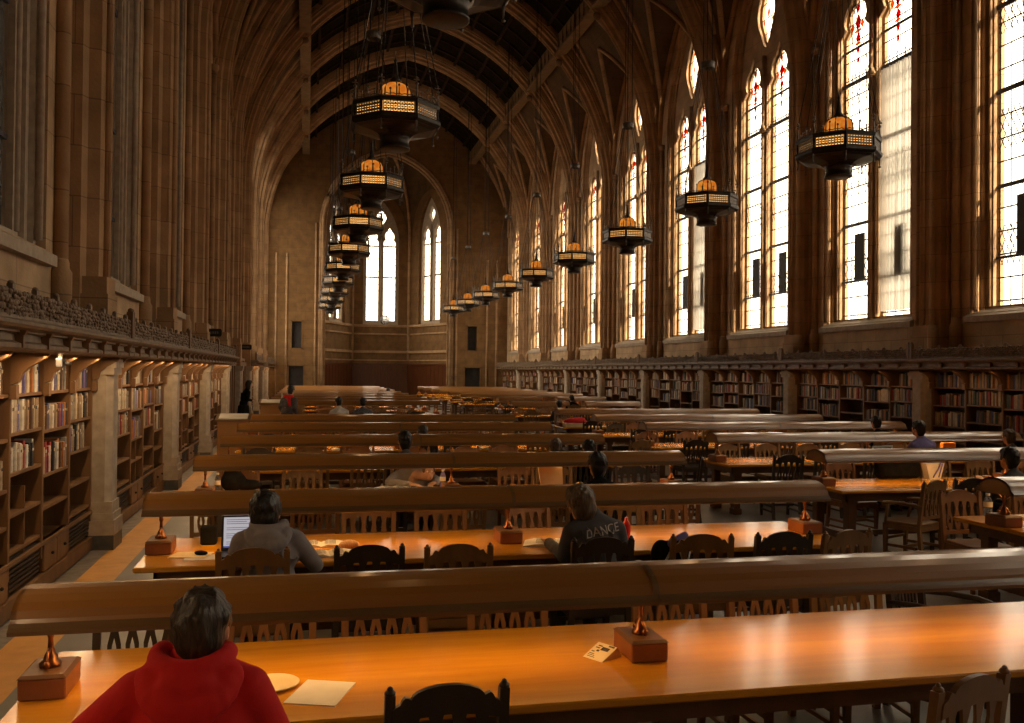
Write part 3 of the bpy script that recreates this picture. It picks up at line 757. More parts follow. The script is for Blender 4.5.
# ------------------------------------------------------------------ chandeliers
def chandelier():
    t=empty('chandelier','x','chandelier',(0,0,6.03))
    Rr=.68; a0=PI/8
    V=[(Rr*math.cos(a0+PI/4*i),Rr*math.sin(a0+PI/4*i)) for i in range(8)]
    oc=lambda r,z:[(r*math.cos(a0+PI/4*i),r*math.sin(a0+PI/4*i),z) for i in range(8)]
    # frame: upper and lower rails
    m=MB()
    m.loft([oc(.64,.078),oc(.71,.078),oc(.72,.135),oc(.69,.16),oc(.64,.16),oc(.64,.078)],True)
    m.loft([oc(.64,-.078),oc(.70,-.078),oc(.73,-.11),oc(.73,-.16),oc(.69,-.2),oc(.64,-.2),oc(.64,-.078)],True)
    for (x,y) in V: m.tube([(x,y,-.18),(x,y,.14)],.022,6)
    m.obj('ring_frame','iron',t)
    # underside plate and bowl
    m=MB(); m.loft([oc(.55,-.17),oc(.66,-.185),oc(.66,-.2),oc(.60,-.225),oc(.50,-.24),oc(.38,-.26),oc(.30,-.29),oc(.25,-.33)],True,True,False)
    m.lathe([(.25,-.32),(.228,-.35),(.222,-.38),(.222,-.47),(.235,-.475),(.235,-.50),(.21,-.51)],seg=20)
    m.obj('bowl','bowl',t)
    for i in range(8):
        (xa,ya),(xb,yb)=V[i],V[(i+1)%8]; L=math.hypot(xb-xa,yb-ya); ux,uy=(xb-xa)/L,(yb-ya)/L
        T=Matrix(((ux,0,uy,(xa+xb)/2),(uy,0,-ux,(ya+yb)/2),(0,1,0,0),(0,0,0,1)))
        m=MB(); m.box(-L/2+.02,L/2-.02,-.1,.1,-.035,-.03,T); g=m.obj('amber_pane','amber',t)
        m=MB(); n=9
        for q in range(n+1):
            x=-L/2+.03+(L-.06)*q/n; m.box(x-.007,x+.007,-.10,.10,-.012,.006,T)
        for q in range(4):
            z=-.095+.19*q/3; m.box(-L/2+.03,L/2-.03,z-.006,z+.006,-.012,.006,T)
        for q in range(n):
            x=-L/2+.03+(L-.06)*(q+.5)/n
            for z in (-.05,0,.05):
                m.box(x-.013,x+.013,z-.012,z+.012,-.010,.004,T)
        m.obj('pierced_grille','iron_grey',g)
        m=MB()
        for q in range(1,4):
            x=-L/2+L*q/4; h=(.11,.17,.11)[q-1]
            m.tube([T@Vector((x,.15,0)),T@Vector((x,.15+h,0))],[.012,.006],5); m.sphere(T@Vector((x,.15+h,0)),.02,6,4)
        m.tube([T@Vector((-L/2+.03+(L-.06)*q/12,.17+.025*abs(math.sin(q*PI/2.4)),0)) for q in range(13)],.008,4)
        m.obj('cresting','iron_grey',t)
    for (x,y) in V:
        m=MB(); m.tube([(x,y,.12),(x,y,.40)],[.022,.008],6); m.sphere((x,y,.36),.028,6,5); m.box(x-.045,x+.045,y-.008,y+.008,.41,.425); m.box(x-.008,x+.008,y-.045,y+.045,.41,.425); m.sphere((x,y,.45),.018,6,4)
        m.obj('finial','iron_grey',t)
        m=MB(); m.tube([(x,y,-.16),(x,y,-.34)],[.02,.007],6); m.sphere((x,y,-.34),.022,6,4); m.obj('pendant','iron_grey',t)
    m=MB(); m.lathe([(.235,.12),(.24,.2),(.235,.40),(.20,.475),(.13,.515),(.05,.53)],seg=16); d=m.obj('amber_dome','amber2',t)
    m=MB()
    for i in range(8):
        a=2*PI*i/8; m.tube([(r*math.cos(a),r*math.sin(a),z) for r,z in ((.243,.12),(.248,.2),(.243,.40),(.207,.48),(.135,.525),(.05,.54))],.011,4)
    for r,z in ((.25,.13),(.25,.24)): m.lathe([(r-.01,z-.01),(r+.008,z-.01),(r+.008,z+.01),(r-.01,z+.01)],seg=16,caps=False)
    m.obj('dome_rib','iron',d)
    m=MB(); m.lathe([(.09,.515),(.07,.545),(.10,.56),(.05,.62),(.035,.75),(.02,.86),(.03,.88),(.012,.92),(.006,1.05)],seg=10); m.obj('spire','iron',t)
    m=MB(); m.lathe([(.15,3.12),(.165,3.14),(.155,3.20),(.165,3.26),(.145,3.27),(.135,3.13),(.15,3.12)],seg=16,caps=False); m.box(-.14,.14,-.012,.012,3.2,3.22); m.box(-.012,.012,-.14,.14,3.2,3.22); m.obj('crown','iron_grey',t)
    for i,(x,y) in enumerate(V):
        k=.15/Rr
        m=MB(); m.tube([(x,y,.4),(x*k,y*k,3.12)],.008,4); m.obj('chain','iron',t)
    m=MB()
    for a in (0,2*PI/3,4*PI/3): m.tube([(.12*math.cos(a),.12*math.sin(a),3.3),(.1*math.cos(a),.1*math.sin(a),11.2)],.012,4)
    m.obj('suspension_cable','iron',t)
    return t
ch=chandelier(); first=True
for side,x in (('left',1.28),('right',8.95)):
    for j in range(0,10):
        y=8.86+B*j
        if side=='right' and j==0: continue
        lab='octagonal iron and amber chandelier, %s of the %s row from the front'%(ORD[j if side=='left' else j-1],side)
        if first: ch.location=(x,y,6.03); ch['label']=lab; ch['group']='octagonal chandeliers hanging in two rows'; first=False
        else: dup(ch,(x,y,6.03),0,lab)

# ------------------------------------------------------------------ tables and lamp hoods
TW=.55; ROWY=[4.15+2.9565*k for k in range(18)]
def table(x0,x1,y,label,feet=3):
    cx=(x0+x1)/2
    t=empty('reading_table',label,'table',(cx,y,0),0,'long reading tables')
    h=(x1-x0)/2
    MB().bbox(-h,h,-TW,TW,.722,.76,.008).obj('tabletop','table',t)
    m=MB(); m.box(-h+.12,h-.12,-TW+.09,-TW+.115,.62,.722); m.box(-h+.12,h-.12,TW-.115,TW-.09,.62,.722)
    m.box(-h+.12,-h+.145,-TW+.09,TW-.09,.62,.722); m.box(h-.145,h-.12,-TW+.09,TW-.09,.62,.722); m.obj('apron','table_leg',t)
    for f in range(feet):
        fx=-h+.24+(2*h-.48)*f/(feet-1)
        for yy in (-.34,.34):
            m=MB(); m.bbox(fx-.055,fx+.055,yy-.055,yy+.055,.07,.64,.008); m.bbox(fx-.07,fx+.07,yy-.07,yy+.07,0,.09,.008); m.bbox(fx-.068,fx+.068,yy-.068,yy+.068,.56,.62,.006)
            m.obj('leg','table_leg',t)
        MB().box(fx-.03,fx+.03,-.3,.3,.14,.22).obj('cross_rail','table_leg',t)
    MB().box(-h+.24,h-.24,-.03,.03,.14,.20).obj('stretcher','table_leg',t)
    return t
HP=[(-.225,1.050),(-.228,1.062),(-.212,1.074),(-.203,1.086),(-.197,1.108),(-.182,1.138),(-.150,1.163),(-.10,1.182),(-.05,1.194),(0,1.198)]
HP=HP+[(-a,b) for a,b in reversed(HP[:-1])]
def lamp_hood(x0,x1,y,label,segs,boxes):
    cx=(x0+x1)/2; h=(x1-x0)/2
    t=empty('table_lamp_hood',label,'table lamp',(cx,y,.7605),0,'long wooden lamp hoods on the tables')
    o=.7605
    inner=[(a*.93,b-.018) for a,b in reversed(HP)]
    inner=[(a,max(b,1.05)) for a,b in inner]
    n=segs; edges=[-h+2*h*k/n for k in range(n+1)]
    for k in range(n):
        a=edges[k]+(.004 if k else 0); b=edges[k+1]-(.004 if k<n-1 else 0)
        prof=[(p,q-o) for p,q in HP+inner]
        m=MB(); m.loft([[(x,p,q) for p,q in prof] for x in (a,b)],True,True,True)
        # end boards
        for xx,ok in ((a,k==0),(b-.02,k==n-1)):
            if ok: m.loft([[(x,p,q-o) for p,q in HP] for x in (xx,xx+.02)],True,True,True)
        m.obj('hood','hood',t)
        m=MB()
        for s in (-1,1):
            m.loft([[(x,s*p,q-o) for p,q in ((.222,1.048),(.236,1.052),(.238,1.068),(.222,1.08),(.212,1.095),(.200,1.09))] for x in (a,b)],True,True,True)
        m.obj('moulding','hood_trim',t)
        MB().tube([(a+.12,0,1.115-o),(b-.12,0,1.115-o)],.018,8).obj('lamp_tube','tube',t)
    for k in range(1,n):
        x=edges[k]; m=MB()
        m.loft([[(xx,p*1.03,q-o+.004) for p,q in HP] for xx in (x-.014,x+.014)],True,False,False)
        m.obj('joint_strip','hood_trim',t)
    for bx in boxes:
        bx-=cx
        m=MB(); m.bbox(bx-.09,bx+.09,-.13,.13,0,.088,.006); b=m.obj('lamp_box','redwood',t)
        m=MB(); m.loft([[(bx-.093,-.133,.088),(bx+.093,-.133,.088),(bx+.093,.133,.088),(bx-.093,.133,.088)],[(bx-.078,-.118,.10),(bx+.078,-.118,.10),(bx+.078,.118,.10),(bx-.078,.118,.10)]],True,True,True); m.obj('box_lid','table_leg',b)
        m=MB(); m.lathe([(.042,.10),(.044,.112),(.028,.125),(.024,.145),(.012,.165),(.010,.215),(.016,.235),(.012,.25),(.018,.285),(.022,.30)],bx,0,0,12)
        for s in (-1,1):
            m.tube([(bx,s*.05,.105),(bx,s*.062,.13),(bx,s*.04,.155),(bx,s*.010,.175)],.008,6)
            m.tube([(bx,s*.018,.24),(bx,s*.06,.27),(bx,s*.11,.31),(bx,s*.16,.33)],.009,6)
            m.sphere((bx,s*.062,.12),.016,8,6)
        m.obj('bronze_stem','bronze',b)
    # the lamp light itself
    for k in range(n):
        a,b=edges[k],edges[k+1]
        ld=bpy.data.lights.new('hood_light','AREA'); ld.shape='RECTANGLE'; ld.size=(b-a)-.3; ld.size_y=.10; ld.energy=HOODW*(b-a); ld.color=(1,.58,.20)
        lo=bpy.data.objects.new('hood_light',ld); COL.objects.link(lo); lo.location=((a+b)/2,0,1.09-o); lo.parent=t
    return t
HOODW=2.3
LX0,LX1=-1.13,4.27; RX0,RX1=6.05,11.43
TAB=[]   # (x0,x1,y,label, hooded)
for k in range(0,17):
    y=ROWY[k]
    if k<=5: TAB.append((LX0,LX1,y,'L',k,True,2))
    elif k in (6,7): TAB.append((LX0+.5,LX1-.4,y,'L',k,False,2))
    else: TAB.append((LX0,3.95,y,'L',k,True,2))
    if 1<=k<=6: TAB.append((RX0,RX1,y,'R',k,True,2))
    elif k==8: TAB.append((6.05,7.85,27.15,'R',k,True,1)); TAB.append((8.4,10.2,27.25,'R',k+100,True,1))
    elif k==10: TAB.append((6.7,8.3,32.3,'R',k,True,1)); TAB.append((8.9,10.8,32.4,'R',k+100,True,1))
    elif k>=11: TAB.append((6.05,11.2,y,'R',k,True,2))
for x0,x1,y,b,k,hood,seg in TAB:
    kk=k%100; blk='left' if b=='L' else 'right'
    ex=''
    if k>=100: ex=', outer half'
    elif b=='R' and k in (8,10): ex=', inner half'
    ln='%s row'%ORD[kk]
    table(x0,x1,y,'honey-coloured long reading table, %s, %s block%s'%(ln,blk,ex),3 if seg==2 else 2)
    if hood:
        bx=[x0+.10,(x0+x1)/2,x1-.10] if seg==2 else [x0+.10,x1-.10]
        lamp_hood(x0,x1,y,'brown wooden lamp hood on the table of the %s, %s block%s'%(ln,blk,ex),seg,bx)

# ------------------------------------------------------------------ chairs
def crest_outline():
    half=[(0,.945),(.04,.943),(.08,.935),(.115,.922),(.132,.908),(.138,.897),(.15,.903),(.160,.906),(.170,.897),(.178,.880),(.20,.868),(.205,.862)]
    low=[(.205,.806),(.17,.812),(.10,.826),(0,.832)]
    r=[(x,z) for x,z in half]+low
    l=[(-x,z) for x,z in reversed(low[:-1])]+[(-x,z) for x,z in reversed(half[1:])]
    return r+l
BK=Matrix.Rotation(R(-6),4,'X')
def bent(x,z):     # lean of the chair back
    return (x,-.20-max(0,z-.44)*.11,z)
def chair(mat,arms=False,simple=False):
    t=empty('chair','x','chair')
    def mk(m,name): return m.obj(name,mat,t)
    TB=Matrix(((1,0,0,0),(0,.0,1,0),(0,1,0,0),(0,0,0,1)))
    def leanT(y0=-.222,k=.11):   # plate (x,z,thick) -> world, shear by height
        return Matrix(((1,0,0,0),(0,-k,1,y0+k*.44),(0,1,0,0),(0,0,0,1)))
    LT=leanT()
    parts=[]
    m=MB(); m.plate(crest_outline(),[],-.012,.014,LT); parts.append(('crest_rail',m))
    for s in (-1,1):
        m=MB()
        m.loft([[(s*.215-.019,y-.019,z),(s*.215+.019,y-.019,z),(s*.215+.019,y+.019,z),(s*.215-.019,y+.019,z)] for y,z in ((-.25,0),(-.222,.2),(-.205,.42),(-.235,.7),(-.262,.915))],True,True,True)
        m.sphere((s*.215,-.264,.922),(.022,.022,.014),8,5); m.sphere((s*.215,-.264,.936),(.012,.012,.012),6,4)
        parts.append(('back_post',m))
        m=MB(); m.loft([[(s*.21-a,.20-a,z),(s*.21+a,.20-a,z),(s*.21+a,.20+a,z),(s*.21-a,.20+a,z)] for a,z in ((.016,0),(.018,.12),(.022,.30),(.022,.43))],True,True,True); parts.append(('front_leg',m))
        m=MB(); m.box(s*.213-.010,s*.213+.010,-.21,.20,.17,.20); m.box(s*.213-.009,s*.213+.009,-.21,.20,.09,.115); parts.append(('side_stretcher',m))
    m=MB(); m.box(-.2,.2,-.01,.01,.165,.195); m.box(-.2,.2,.19,.21,.24,.27); parts.append(('stretcher',m))
    m=MB(); rings=[]
    for z,i in ((.425,.01),(.435,0),(.452,0),(.458,.008)):
        rings.append([(-.195+i,-.21+i,z),(.195-i,-.21+i,z),(.215-i,-.16,z),(.235-i,.16,z),(.215-i,.215-i,z),(.10,.235-i,z),(-.10,.235-i,z),(-.215+i,.215-i,z),(-.235+i,.16,z),(-.215+i,-.16,z)])
    m.loft(rings,True,True,True); parts.append(('seat',m))
    m=MB(); m.box(-.2,.2,.188,.205,.37,.427); m.box(-.2,.2,-.21,-.193,.37,.427); m.box(-.22,-.203,-.2,.2,.37,.427); m.box(.203,.22,-.2,.2,.37,.427); parts.append(('seat_apron',m))
    m=MB(); m.box(-.205,.205,-.012,.010,0,.04,Matrix(((1,0,0,0),(0,1,0,-.225),(0,0,1,.505),(0,0,0,1)))); parts.append(('lower_rail',m))
    for x in (-.132,-.044,.044,.132):
        w=[(.016,.54),(.030,.60),(.033,.66),(.020,.72),(.014,.76),(.022,.80),(.030,.832)]
        P=[(x+a,z) for a,z in w]+[(x-a,z) for a,z in reversed(w)]
        hole=[(x,.695),(x-.010,.655),(x-.013,.63),(x-.007,.612),(x+.007,.612),(x+.013,.63),(x+.010,.655)]
        m=MB(); m.plate(P,[hole],-.006,.008,LT); parts.append(('slat',m))
    if arms:
        for s in (-1,1):
            m=MB(); m.tube([(s*.225,-.24,.66),(s*.245,-.05,.675),(s*.255,.12,.672),(s*.25,.20,.655),(s*.25,.215,.635)],[.016,.018,.02,.024,.012],8)
            m.tube([(s*.232,.19,.43),(s*.24,.17,.53),(s*.25,.15,.66)],.017,8); parts.append(('arm',m))
    if simple:
        a=MB()
        for n,q in parts: a.add(q.v,q.f)
        bpy.data.objects.remove(t)
        o=a.obj('chair',mat); return o
    for n,q in parts: mk(q,n)
    return t
PRO={}

def place(kind,x,y,rz,label):
    """kind: (material, arms, simple)"""
    if kind not in PRO:
        PRO[kind]=chair(*kind); o=PRO[kind]
        o.location=(x,y,0); o.rotation_euler=(0,0,rz)
    else: o=dup(PRO[kind],(x,y,0),rz)
    tag(o,label,'chair','wooden library chairs around the tables')
    return o
rnd=random.Random(5)
CW={'chair':'brown oak','chair_red':'reddish wooden','chair_dark':'dark walnut'}
SEAT={(0,'left','near'):[],(2,'left','near'):[3.06],(3,'left','near'):[1.32,3.40,3.90],(4,'left','near'):[1.88],(2,'left','far'):[1.22],(7,'left','near'):[.80,1.40],(13,'left','near'):[3.6],
 (8,'right','near'):[7.4],(10,'right','near'):[9.3],(3,'right','near'):[9.20,10.80],(4,'right','near'):[10.45],(2,'right','near'):[8.22]}
def row(k,blk,side,xs,y,simple=False,mats=None,arms=()):
    xs=list(xs); taken=set()
    for sx in SEAT.get((k,blk,side),[]):
        j=min((abs((x[0] if isinstance(x,tuple) else x)-sx),j) for j,x in enumerate(xs) if j not in taken)[1]
        xs[j]=(sx,0,0); taken.add(j)
    keep=[]
    for j,x in enumerate(xs):
        xv=x[0] if isinstance(x,tuple) else x
        if j in taken or not taken or all(abs(xv-xs[q][0])>.50 for q in taken): keep.append(j)
    mats=[mats[j] for j in keep] if mats else None
    xs=[xs[j] for j in keep]
    for j,x in enumerate(xs):
        jit=rnd.uniform(-.06,.06); ja=rnd.uniform(-.12,.12)
        ang=0
        if isinstance(x,tuple): x,dy,ang=x; jit=dy; ja=0
        mat=(mats[j] if mats else rnd.choice(['chair','chair','chair_red','chair_dark']))
        armed=(j in arms)
        rz=(0 if side=='near' else PI)+ja+ang
        yy=y+(jit if side=='far' else -abs(jit)*.7 if not isinstance(x,tuple) else jit)
        place((mat,armed,simple),x,yy,rz,'%s slat-back %s, %s from left, %s side of the %s row, %s block'%(CW[mat],'armchair' if armed else 'chair',ORD[j],side,ORD[k],blk))
# first row
row(0,'left','near',[(-.33,-.66,0),(.52,.0,.02),(2.46,-.43,.32)],ROWY[0]-TW+.05,mats=['chair_dark','chair_dark','chair'])
row(0,'left','far',[(-.81,.05,.1),(-.17,.05,0),(.44,.05,.03),(1.14,.07,0),(2.12,.05,0),(2.74,.06,.04),(3.30,.1,-.1),(3.95,.25,.5)],ROWY[0]+TW+.14,mats=['chair_dark','chair_red','chair_red','chair_red','chair_red','chair_red','chair','chair_dark'],arms=(7,))
row(1,'left','near',[(-.33,-.02,0),(.42,-.04,.0),(1.01,.14,0),(2.04,-.02,.05),(2.84,-.02,-.12),(3.45,-.02,.03),(3.92,.05,.2)],ROWY[1]-TW-.1,mats=['chair','chair_dark','chair','chair_dark','chair','chair_dark','chair'])
row(1,'left','far',[(-.5,.1,0),(.54,.02,0),(1.17,.02,.0),(2.05,.02,.35),(2.75,.02,-.2),(3.28,.02,0)],ROWY[1]+TW+.16,mats=['chair_dark','chair_red','chair_red','chair_red','chair','chair_red'])
for k in range(2,6):
    xs=[-.75+.78*j+rnd.uniform(-.1,.1) for j in range(7)]
    xs=[x for x in xs if x<4.0]
    row(k,'left','near',xs,ROWY[k]-TW-.12); row(k,'left','far',[x+rnd.uniform(-.15,.15) for x in xs],ROWY[k]+TW+.16)
row(1,'right','far',[6.5,7.4,8.3,9.2],ROWY[1]+TW+.2)
row(1,'right','near',[(6.45,-.1,0)],ROWY[1]-TW-.12)
row(2,'right','near',[(6.72,-.33,.42),(7.45,-.12,-.1),8.4,9.2,10.0,10.8],ROWY[2]-TW-.12,mats=['chair','chair_dark','chair','chair','chair_dark','chair'],arms=(0,))
row(2,'right','far',[(7.05,.04,.1),(8.5,.05,0),9.2,10.0,10.8],ROWY[2]+TW+.18,mats=['chair_red','chair','chair','chair_red','chair'])
for k in range(3,7):
    xs=[6.75+.8*j+rnd.uniform(-.12,.12) for j in range(6)]
    row(k,'right','near',xs,ROWY[k]-TW-.14,simple=k>4); row(k,'right','far',[x+rnd.uniform(-.15,.15) for x in xs],ROWY[k]+TW+.18,simple=k>4)
place(('chair',False,False),5.55,15.2,.3,'brown oak chair standing loose at the aisle end of the fourth row')
place(('chair_dark',False,False),5.1,11.9,1.2,'dark walnut chair standing loose in the middle aisle beside the third row')
for k in (6,7,8,9):
    row(k,'left','near',[-.3+.82*j for j in range(5)],ROWY[k]-TW-.14,True)
    row(k,'left','far',[-.3+.82*j for j in range(5)],ROWY[k]+TW+.16,True)
for (y,x0,n,k) in ((27.15,6.5,5,8),(32.3,7.0,5,10)):
    row(k,'right','near',[x0+.85*j for j in range(n)],y-TW-.14,True); row(k,'right','far',[x0+.85*j for j in range(n)],y+TW+.16,True)
for k in (11,12,13):
    row(k,'left','near',[-.5+.9*j for j in range(5)],ROWY[k]-TW-.14,True); row(k,'right','near',[6.7+.9*j for j in range(5)],ROWY[k]-TW-.14,True)

# ------------------------------------------------------------------ people
_ts=bpy.data.scenes.new('bench')
def solid(name,mb,mat,parent,vox=.012,smooth=6,shade=True):
    me=bpy.data.meshes.new('t'); me.from_pydata([tuple(v) for v in mb.v],[],mb.f)
    o=bpy.data.objects.new('t',me); _ts.collection.objects.link(o)
    r=o.modifiers.new('r','REMESH'); r.mode='VOXEL'; r.voxel_size=vox
    s=o.modifiers.new('s','SMOOTH'); s.iterations=smooth; s.factor=.5
    vl=_ts.view_layers[0]; vl.update(); dg=vl.depsgraph
    nm=bpy.data.meshes.new_from_object(o.evaluated_get(dg)); bpy.data.objects.remove(o)
    nm.name=name; nm.materials.clear(); nm.materials.append(M[mat])
    for p in nm.polygons: p.use_smooth=True
    q=bpy.data.objects.new(name,nm); COL.objects.link(q)
    if parent: q.parent=parent
    return q
def hand(m,w,d,up,sc=1.0,curl=.5,side=1):
    """w wrist point, d finger direction, up back-of-hand normal"""
    w=Vector(w); d=Vector(d).normalized(); up=Vector(up).normalized(); r=d.cross(up).normalized()*side
    for k in range(4):
        b=w+d*.085*sc+r*(-.030+.020*k)*sc
        m.cap(w+r*(-.014+.009*k)*sc,b,.015*sc,.0125*sc,8)
        L=(.036,.041,.038,.030)[k]*sc
        p=b; dd=d.copy()
        for q in range(3):
            dd=(dd-up*curl*.55).normalized(); n=p+dd*L*(1,.7,.55)[q]; m.cap(p,n,(.0095-.001*q)*sc,(.0088-.001*q)*sc,8); p=n
    tb=w+d*.03*sc-r*.028*sc
    t1=tb+(d*.6-r*.7-up*.2).normalized()*.036*sc; t2=t1+(d*.9-r*.2-up*.3).normalized()*.03*sc
    m.cap(w+d*.01-r*.01*sc,tb,.016*sc,.014*sc,8); m.cap(tb,t1,.013*sc,.011*sc,8); m.cap(t1,t2,.0105*sc,.0085*sc,8)
def person(label,loc,rz,top,skin='skin',hair='hair',trou='jeans',lean=.10,head=(0,.08,0),elbL=None,elbR=None,wrL=None,wrR=None,
           hood=False,standing=False,vox=.014,hairlong=0,hd=1.0,tilt=0,dz=0,sh=.185,short=False,torso=1.0,skirt=False,crop=False):
    t=empty('person',label,'person',loc,rz)
    if standing: hip=.93; hy=0
    else: hip=.50; hy=-.02
    sz=hip+.50+dz                         # shoulder height
    nk=Vector((0,hy+lean,sz+.03)); hc=Vector((head[0],hy+lean+head[1],sz+.20+head[2]))
    S=[Vector((-sh,hy+lean*.9,sz-.055)),Vector((sh,hy+lean*.9,sz-.055))]
    if elbL is None: elbL=(-sh-.07,hy+lean+.10,sz-.26)
    if elbR is None: elbR=(sh+.07,hy+lean+.10,sz-.26)
    if wrL is None: wrL=(-.12,hy+.42,.83 if not standing else 1.05)
    if wrR is None: wrR=(.12,hy+.42,.83 if not standing else 1.05)
    E=[Vector(elbL),Vector(elbR)]; W=[Vector(wrL),Vector(wrR)]
    Rh=Matrix.Rotation(tilt,3,'Y')
    def H(v): return hc+Rh@(Vector(v)*hd)
    b=MB()
    # torso core, neck, head
    b.cap((0,hy,hip+.05),(0,hy+lean*.5,hip+.28),.115,.115); b.cap((0,hy+lean*.5,hip+.28),(0,hy+lean*.9,sz-.08),.11,.10)
    b.cap((-sh*.7,hy+lean*.9,sz-.06),(sh*.7,hy+lean*.9,sz-.06),.06,.06)
    b.cap(nk-Vector((0,0,.05)),H((0,-.015,-.06)),.062,.056)
    b.sphere(H((0,-.005,.03)),(.076*hd,.094*hd,.098*hd),20,14); b.sphere(H((0,.03,-.045)),(.055*hd,.062*hd,.065*hd),14,10)
    b.sphere(H((0,.07,-.085)),(.026,.022,.02)); b.cap(H((0,.09,.015)),H((0,.112,-.025)),.009,.014,8)      # chin, nose
    b.sphere(H((0,.09,-.052)),(.024,.012,.007)); b.sphere(H((0,.088,-.064)),(.02,.012,.008))             # lips
    for s in (-1,1):
        b.sphere(H((s*.078,-.005,-.005)),(.010,.020,.032),8,8); b.sphere(H((s*.082,-.014,.004)),(.008,.014,.022),8,6)
        b.sphere(H((s*.03,.075,.03)),(.018,.016,.008))
    for i,s in ((0,-1),(1,1)):
        b.cap(S[i],E[i],.044,.038); b.cap(E[i],W[i],.037,.024)
        d=(W[i]-E[i]).normalized(); hand(b,W[i],(d+Vector((-s*.25,.35,0))).normalized(),(0,0,1),1.0,.35,s)
        if standing:
            b.cap((s*.085,0,hip),(s*.095,.01,.50),.078,.055); b.cap((s*.095,.01,.50),(s*.10,-.02,.09),.05,.034); b.cap((s*.10,-.02,.06),(s*.11,.13,.035),.036,.03)
        else:
            b.cap((s*.09,hy,hip),(s*.13,hy+.42,.50),.075,.055); b.cap((s*.13,hy+.42,.49),(s*.13,hy+.40,.10),.05,.034); b.cap((s*.13,hy+.40,.06),(s*.14,hy+.54,.035),.035,.028)
    solid('body',b,skin,t,min(vox,.011),4)
    m=MB()
    for s in (-1,1): m.sphere(H((s*.03,.082,.012)),.011,8,6)
    m.obj('eyes','white',t)
    # top
    c=MB()
    c.sphere((0,hy,hip+.08),(.175*torso,.125*torso,.14)); c.sphere((0,hy+lean*.35,hip+.22),(.168*torso,.122*torso,.16)); c.sphere((0,hy+lean*.75,sz-.14),(.188*torso,.128*torso,.17),16,12)
    c.cap((-sh*.66,hy+lean*.9,sz-.065),(sh*.66,hy+lean*.9,sz-.065),.085,.085,16)
    for s in (-1,1): c.cap((s*.03,hy+lean*.95,sz+.015),(s*sh*.92,hy+lean*.9,sz-.045),.066,.066,14)
    c.cap(nk-Vector((0,.0,.03)),nk+Vector((0,.01,.022)),.074,.064,14)
    for i in (0,1):
        c.cap(S[i],S[i]*.45+E[i]*.55,.073,.064,14)
        if not short:
            c.cap(S[i]*.45+E[i]*.55,E[i],.064,.056,14); c.cap(E[i],W[i]*.92+E[i]*.08,.056,.040,14)
            mid=E[i]*.6+W[i]*.4; c.sphere(mid,(.055,.055,.05)); c.sphere(W[i]*.88+E[i]*.12,.046)
    rr=random.Random(int(abs(loc[0]*100)+abs(loc[1]*10)))
    for q in range(16):   # folds
        z=rr.uniform(hip+.05,sz-.08); x=rr.uniform(-.13,.13)
        c.cap((x,hy+lean*.5-.112,z),(x+rr.uniform(-.08,.08),hy+lean*.6-.112,z+rr.uniform(.05,.12)),.016,.012,8)
    top_o=solid('shirt' if not hood else 'hoodie',c,top,t,vox,4)
    if hood:
        hb=MB()
        for a in range(15):
            an=PI*.88+PI*1.24*a/14; d=abs(math.sin(an)) if an>PI else 0
            hb.sphere((.100*math.cos(an),hy+lean-.004+.098*math.sin(an),sz+.062-.022*d),(.034,.034,.036))
        for a in range(11):
            an=PI*1.04+PI*.92*a/10; d=abs(math.sin(an))
            hb.sphere((.120*math.cos(an),hy+lean*.8-.045+.095*math.sin(an),sz+.015-.085*d),(.042,.036,.05))
        hb.sphere((0,hy+lean*.8-.118,sz-.02),(.10,.04,.07)); hb.sphere((0,hy+lean*.8-.130,sz-.075),(.085,.040,.08)); hb.sphere((0,hy+lean*.8-.128,sz-.135),(.035,.025,.045))
        for s in (-1,1): hb.cap((s*.05,hy+lean+.09,sz+.0),(s*.03,hy+lean+.125,sz-.16),.006,.005,6)
        solid('hood',hb,top,t,.010,3)
    l=MB()
    for s in (-1,1):
        if standing:
            l.sphere((0,0,hip-.0),(.165,.125,.12))
            if skirt: l.lathe([(.17,hip+.02),(.19,.7),(.23,.42)],seg=16)
            l.cap((s*.085,0,hip-.02),(s*.095,.01,.50),.10,.075); l.cap((s*.095,.01,.50),(s*.10,-.02,.11),.072,.058)
        else:
            l.sphere((0,hy-.02,hip+.01),(.18,.14,.10)); l.cap((s*.09,hy,hip),(s*.13,hy+.42,.51),.098,.075); l.cap((s*.13,hy+.42,.50),(s*.13,hy+.40,.12),.072,.056)
    solid('trousers' if not skirt else 'skirt',l,trou,t,.018,4)
    for s in (-1,1):
        x,y=(s*.10,-.02) if standing else (s*.13,hy+.40)
        q=MB(); q.cap((x,y-.03,.045),(x+s*.01,y+.16,.038),.045,.038,12); q.box(x-.035,x+.04,y-.07,y+.19,.001,.022); solid('shoe',q,'shoe',t,.012,3)
    h=MB()
    h.sphere(H((0,-.018,.045)),(.086*hd,.098*hd,.094*hd),20,14); h.sphere(H((0,-.05,-.01)),(.080*hd,.062*hd,.085*hd),16,12)
    if not crop: h.sphere(H((0,-.045,-.07)),(.060*hd,.045*hd,.05*hd),14,10)
    h.sphere(H((0,.045,.085)),(.066*hd,.05*hd,.042*hd),12,10)
    for s in (-1,1): h.sphere(H((s*.07,.01,.03)),(.018,.035,.04))
    for q in range(46):
        a=rr.uniform(0,2*PI); e=rr.uniform(-.1 if crop else -.35,1.3)
        p=Vector((.086*math.cos(e)*math.cos(a),-.018+.097*math.cos(e)*math.sin(a),.045+.093*math.sin(e)))
        if p.y>.05 and p.z<.08: continue
        tg=Vector((-math.sin(a)*.4,math.cos(a)*.1,-1)).normalized()*.03
        h.cap(H(p*1.0),H(p+tg*.8+Vector((0,0,.0))),.013,.008,6)
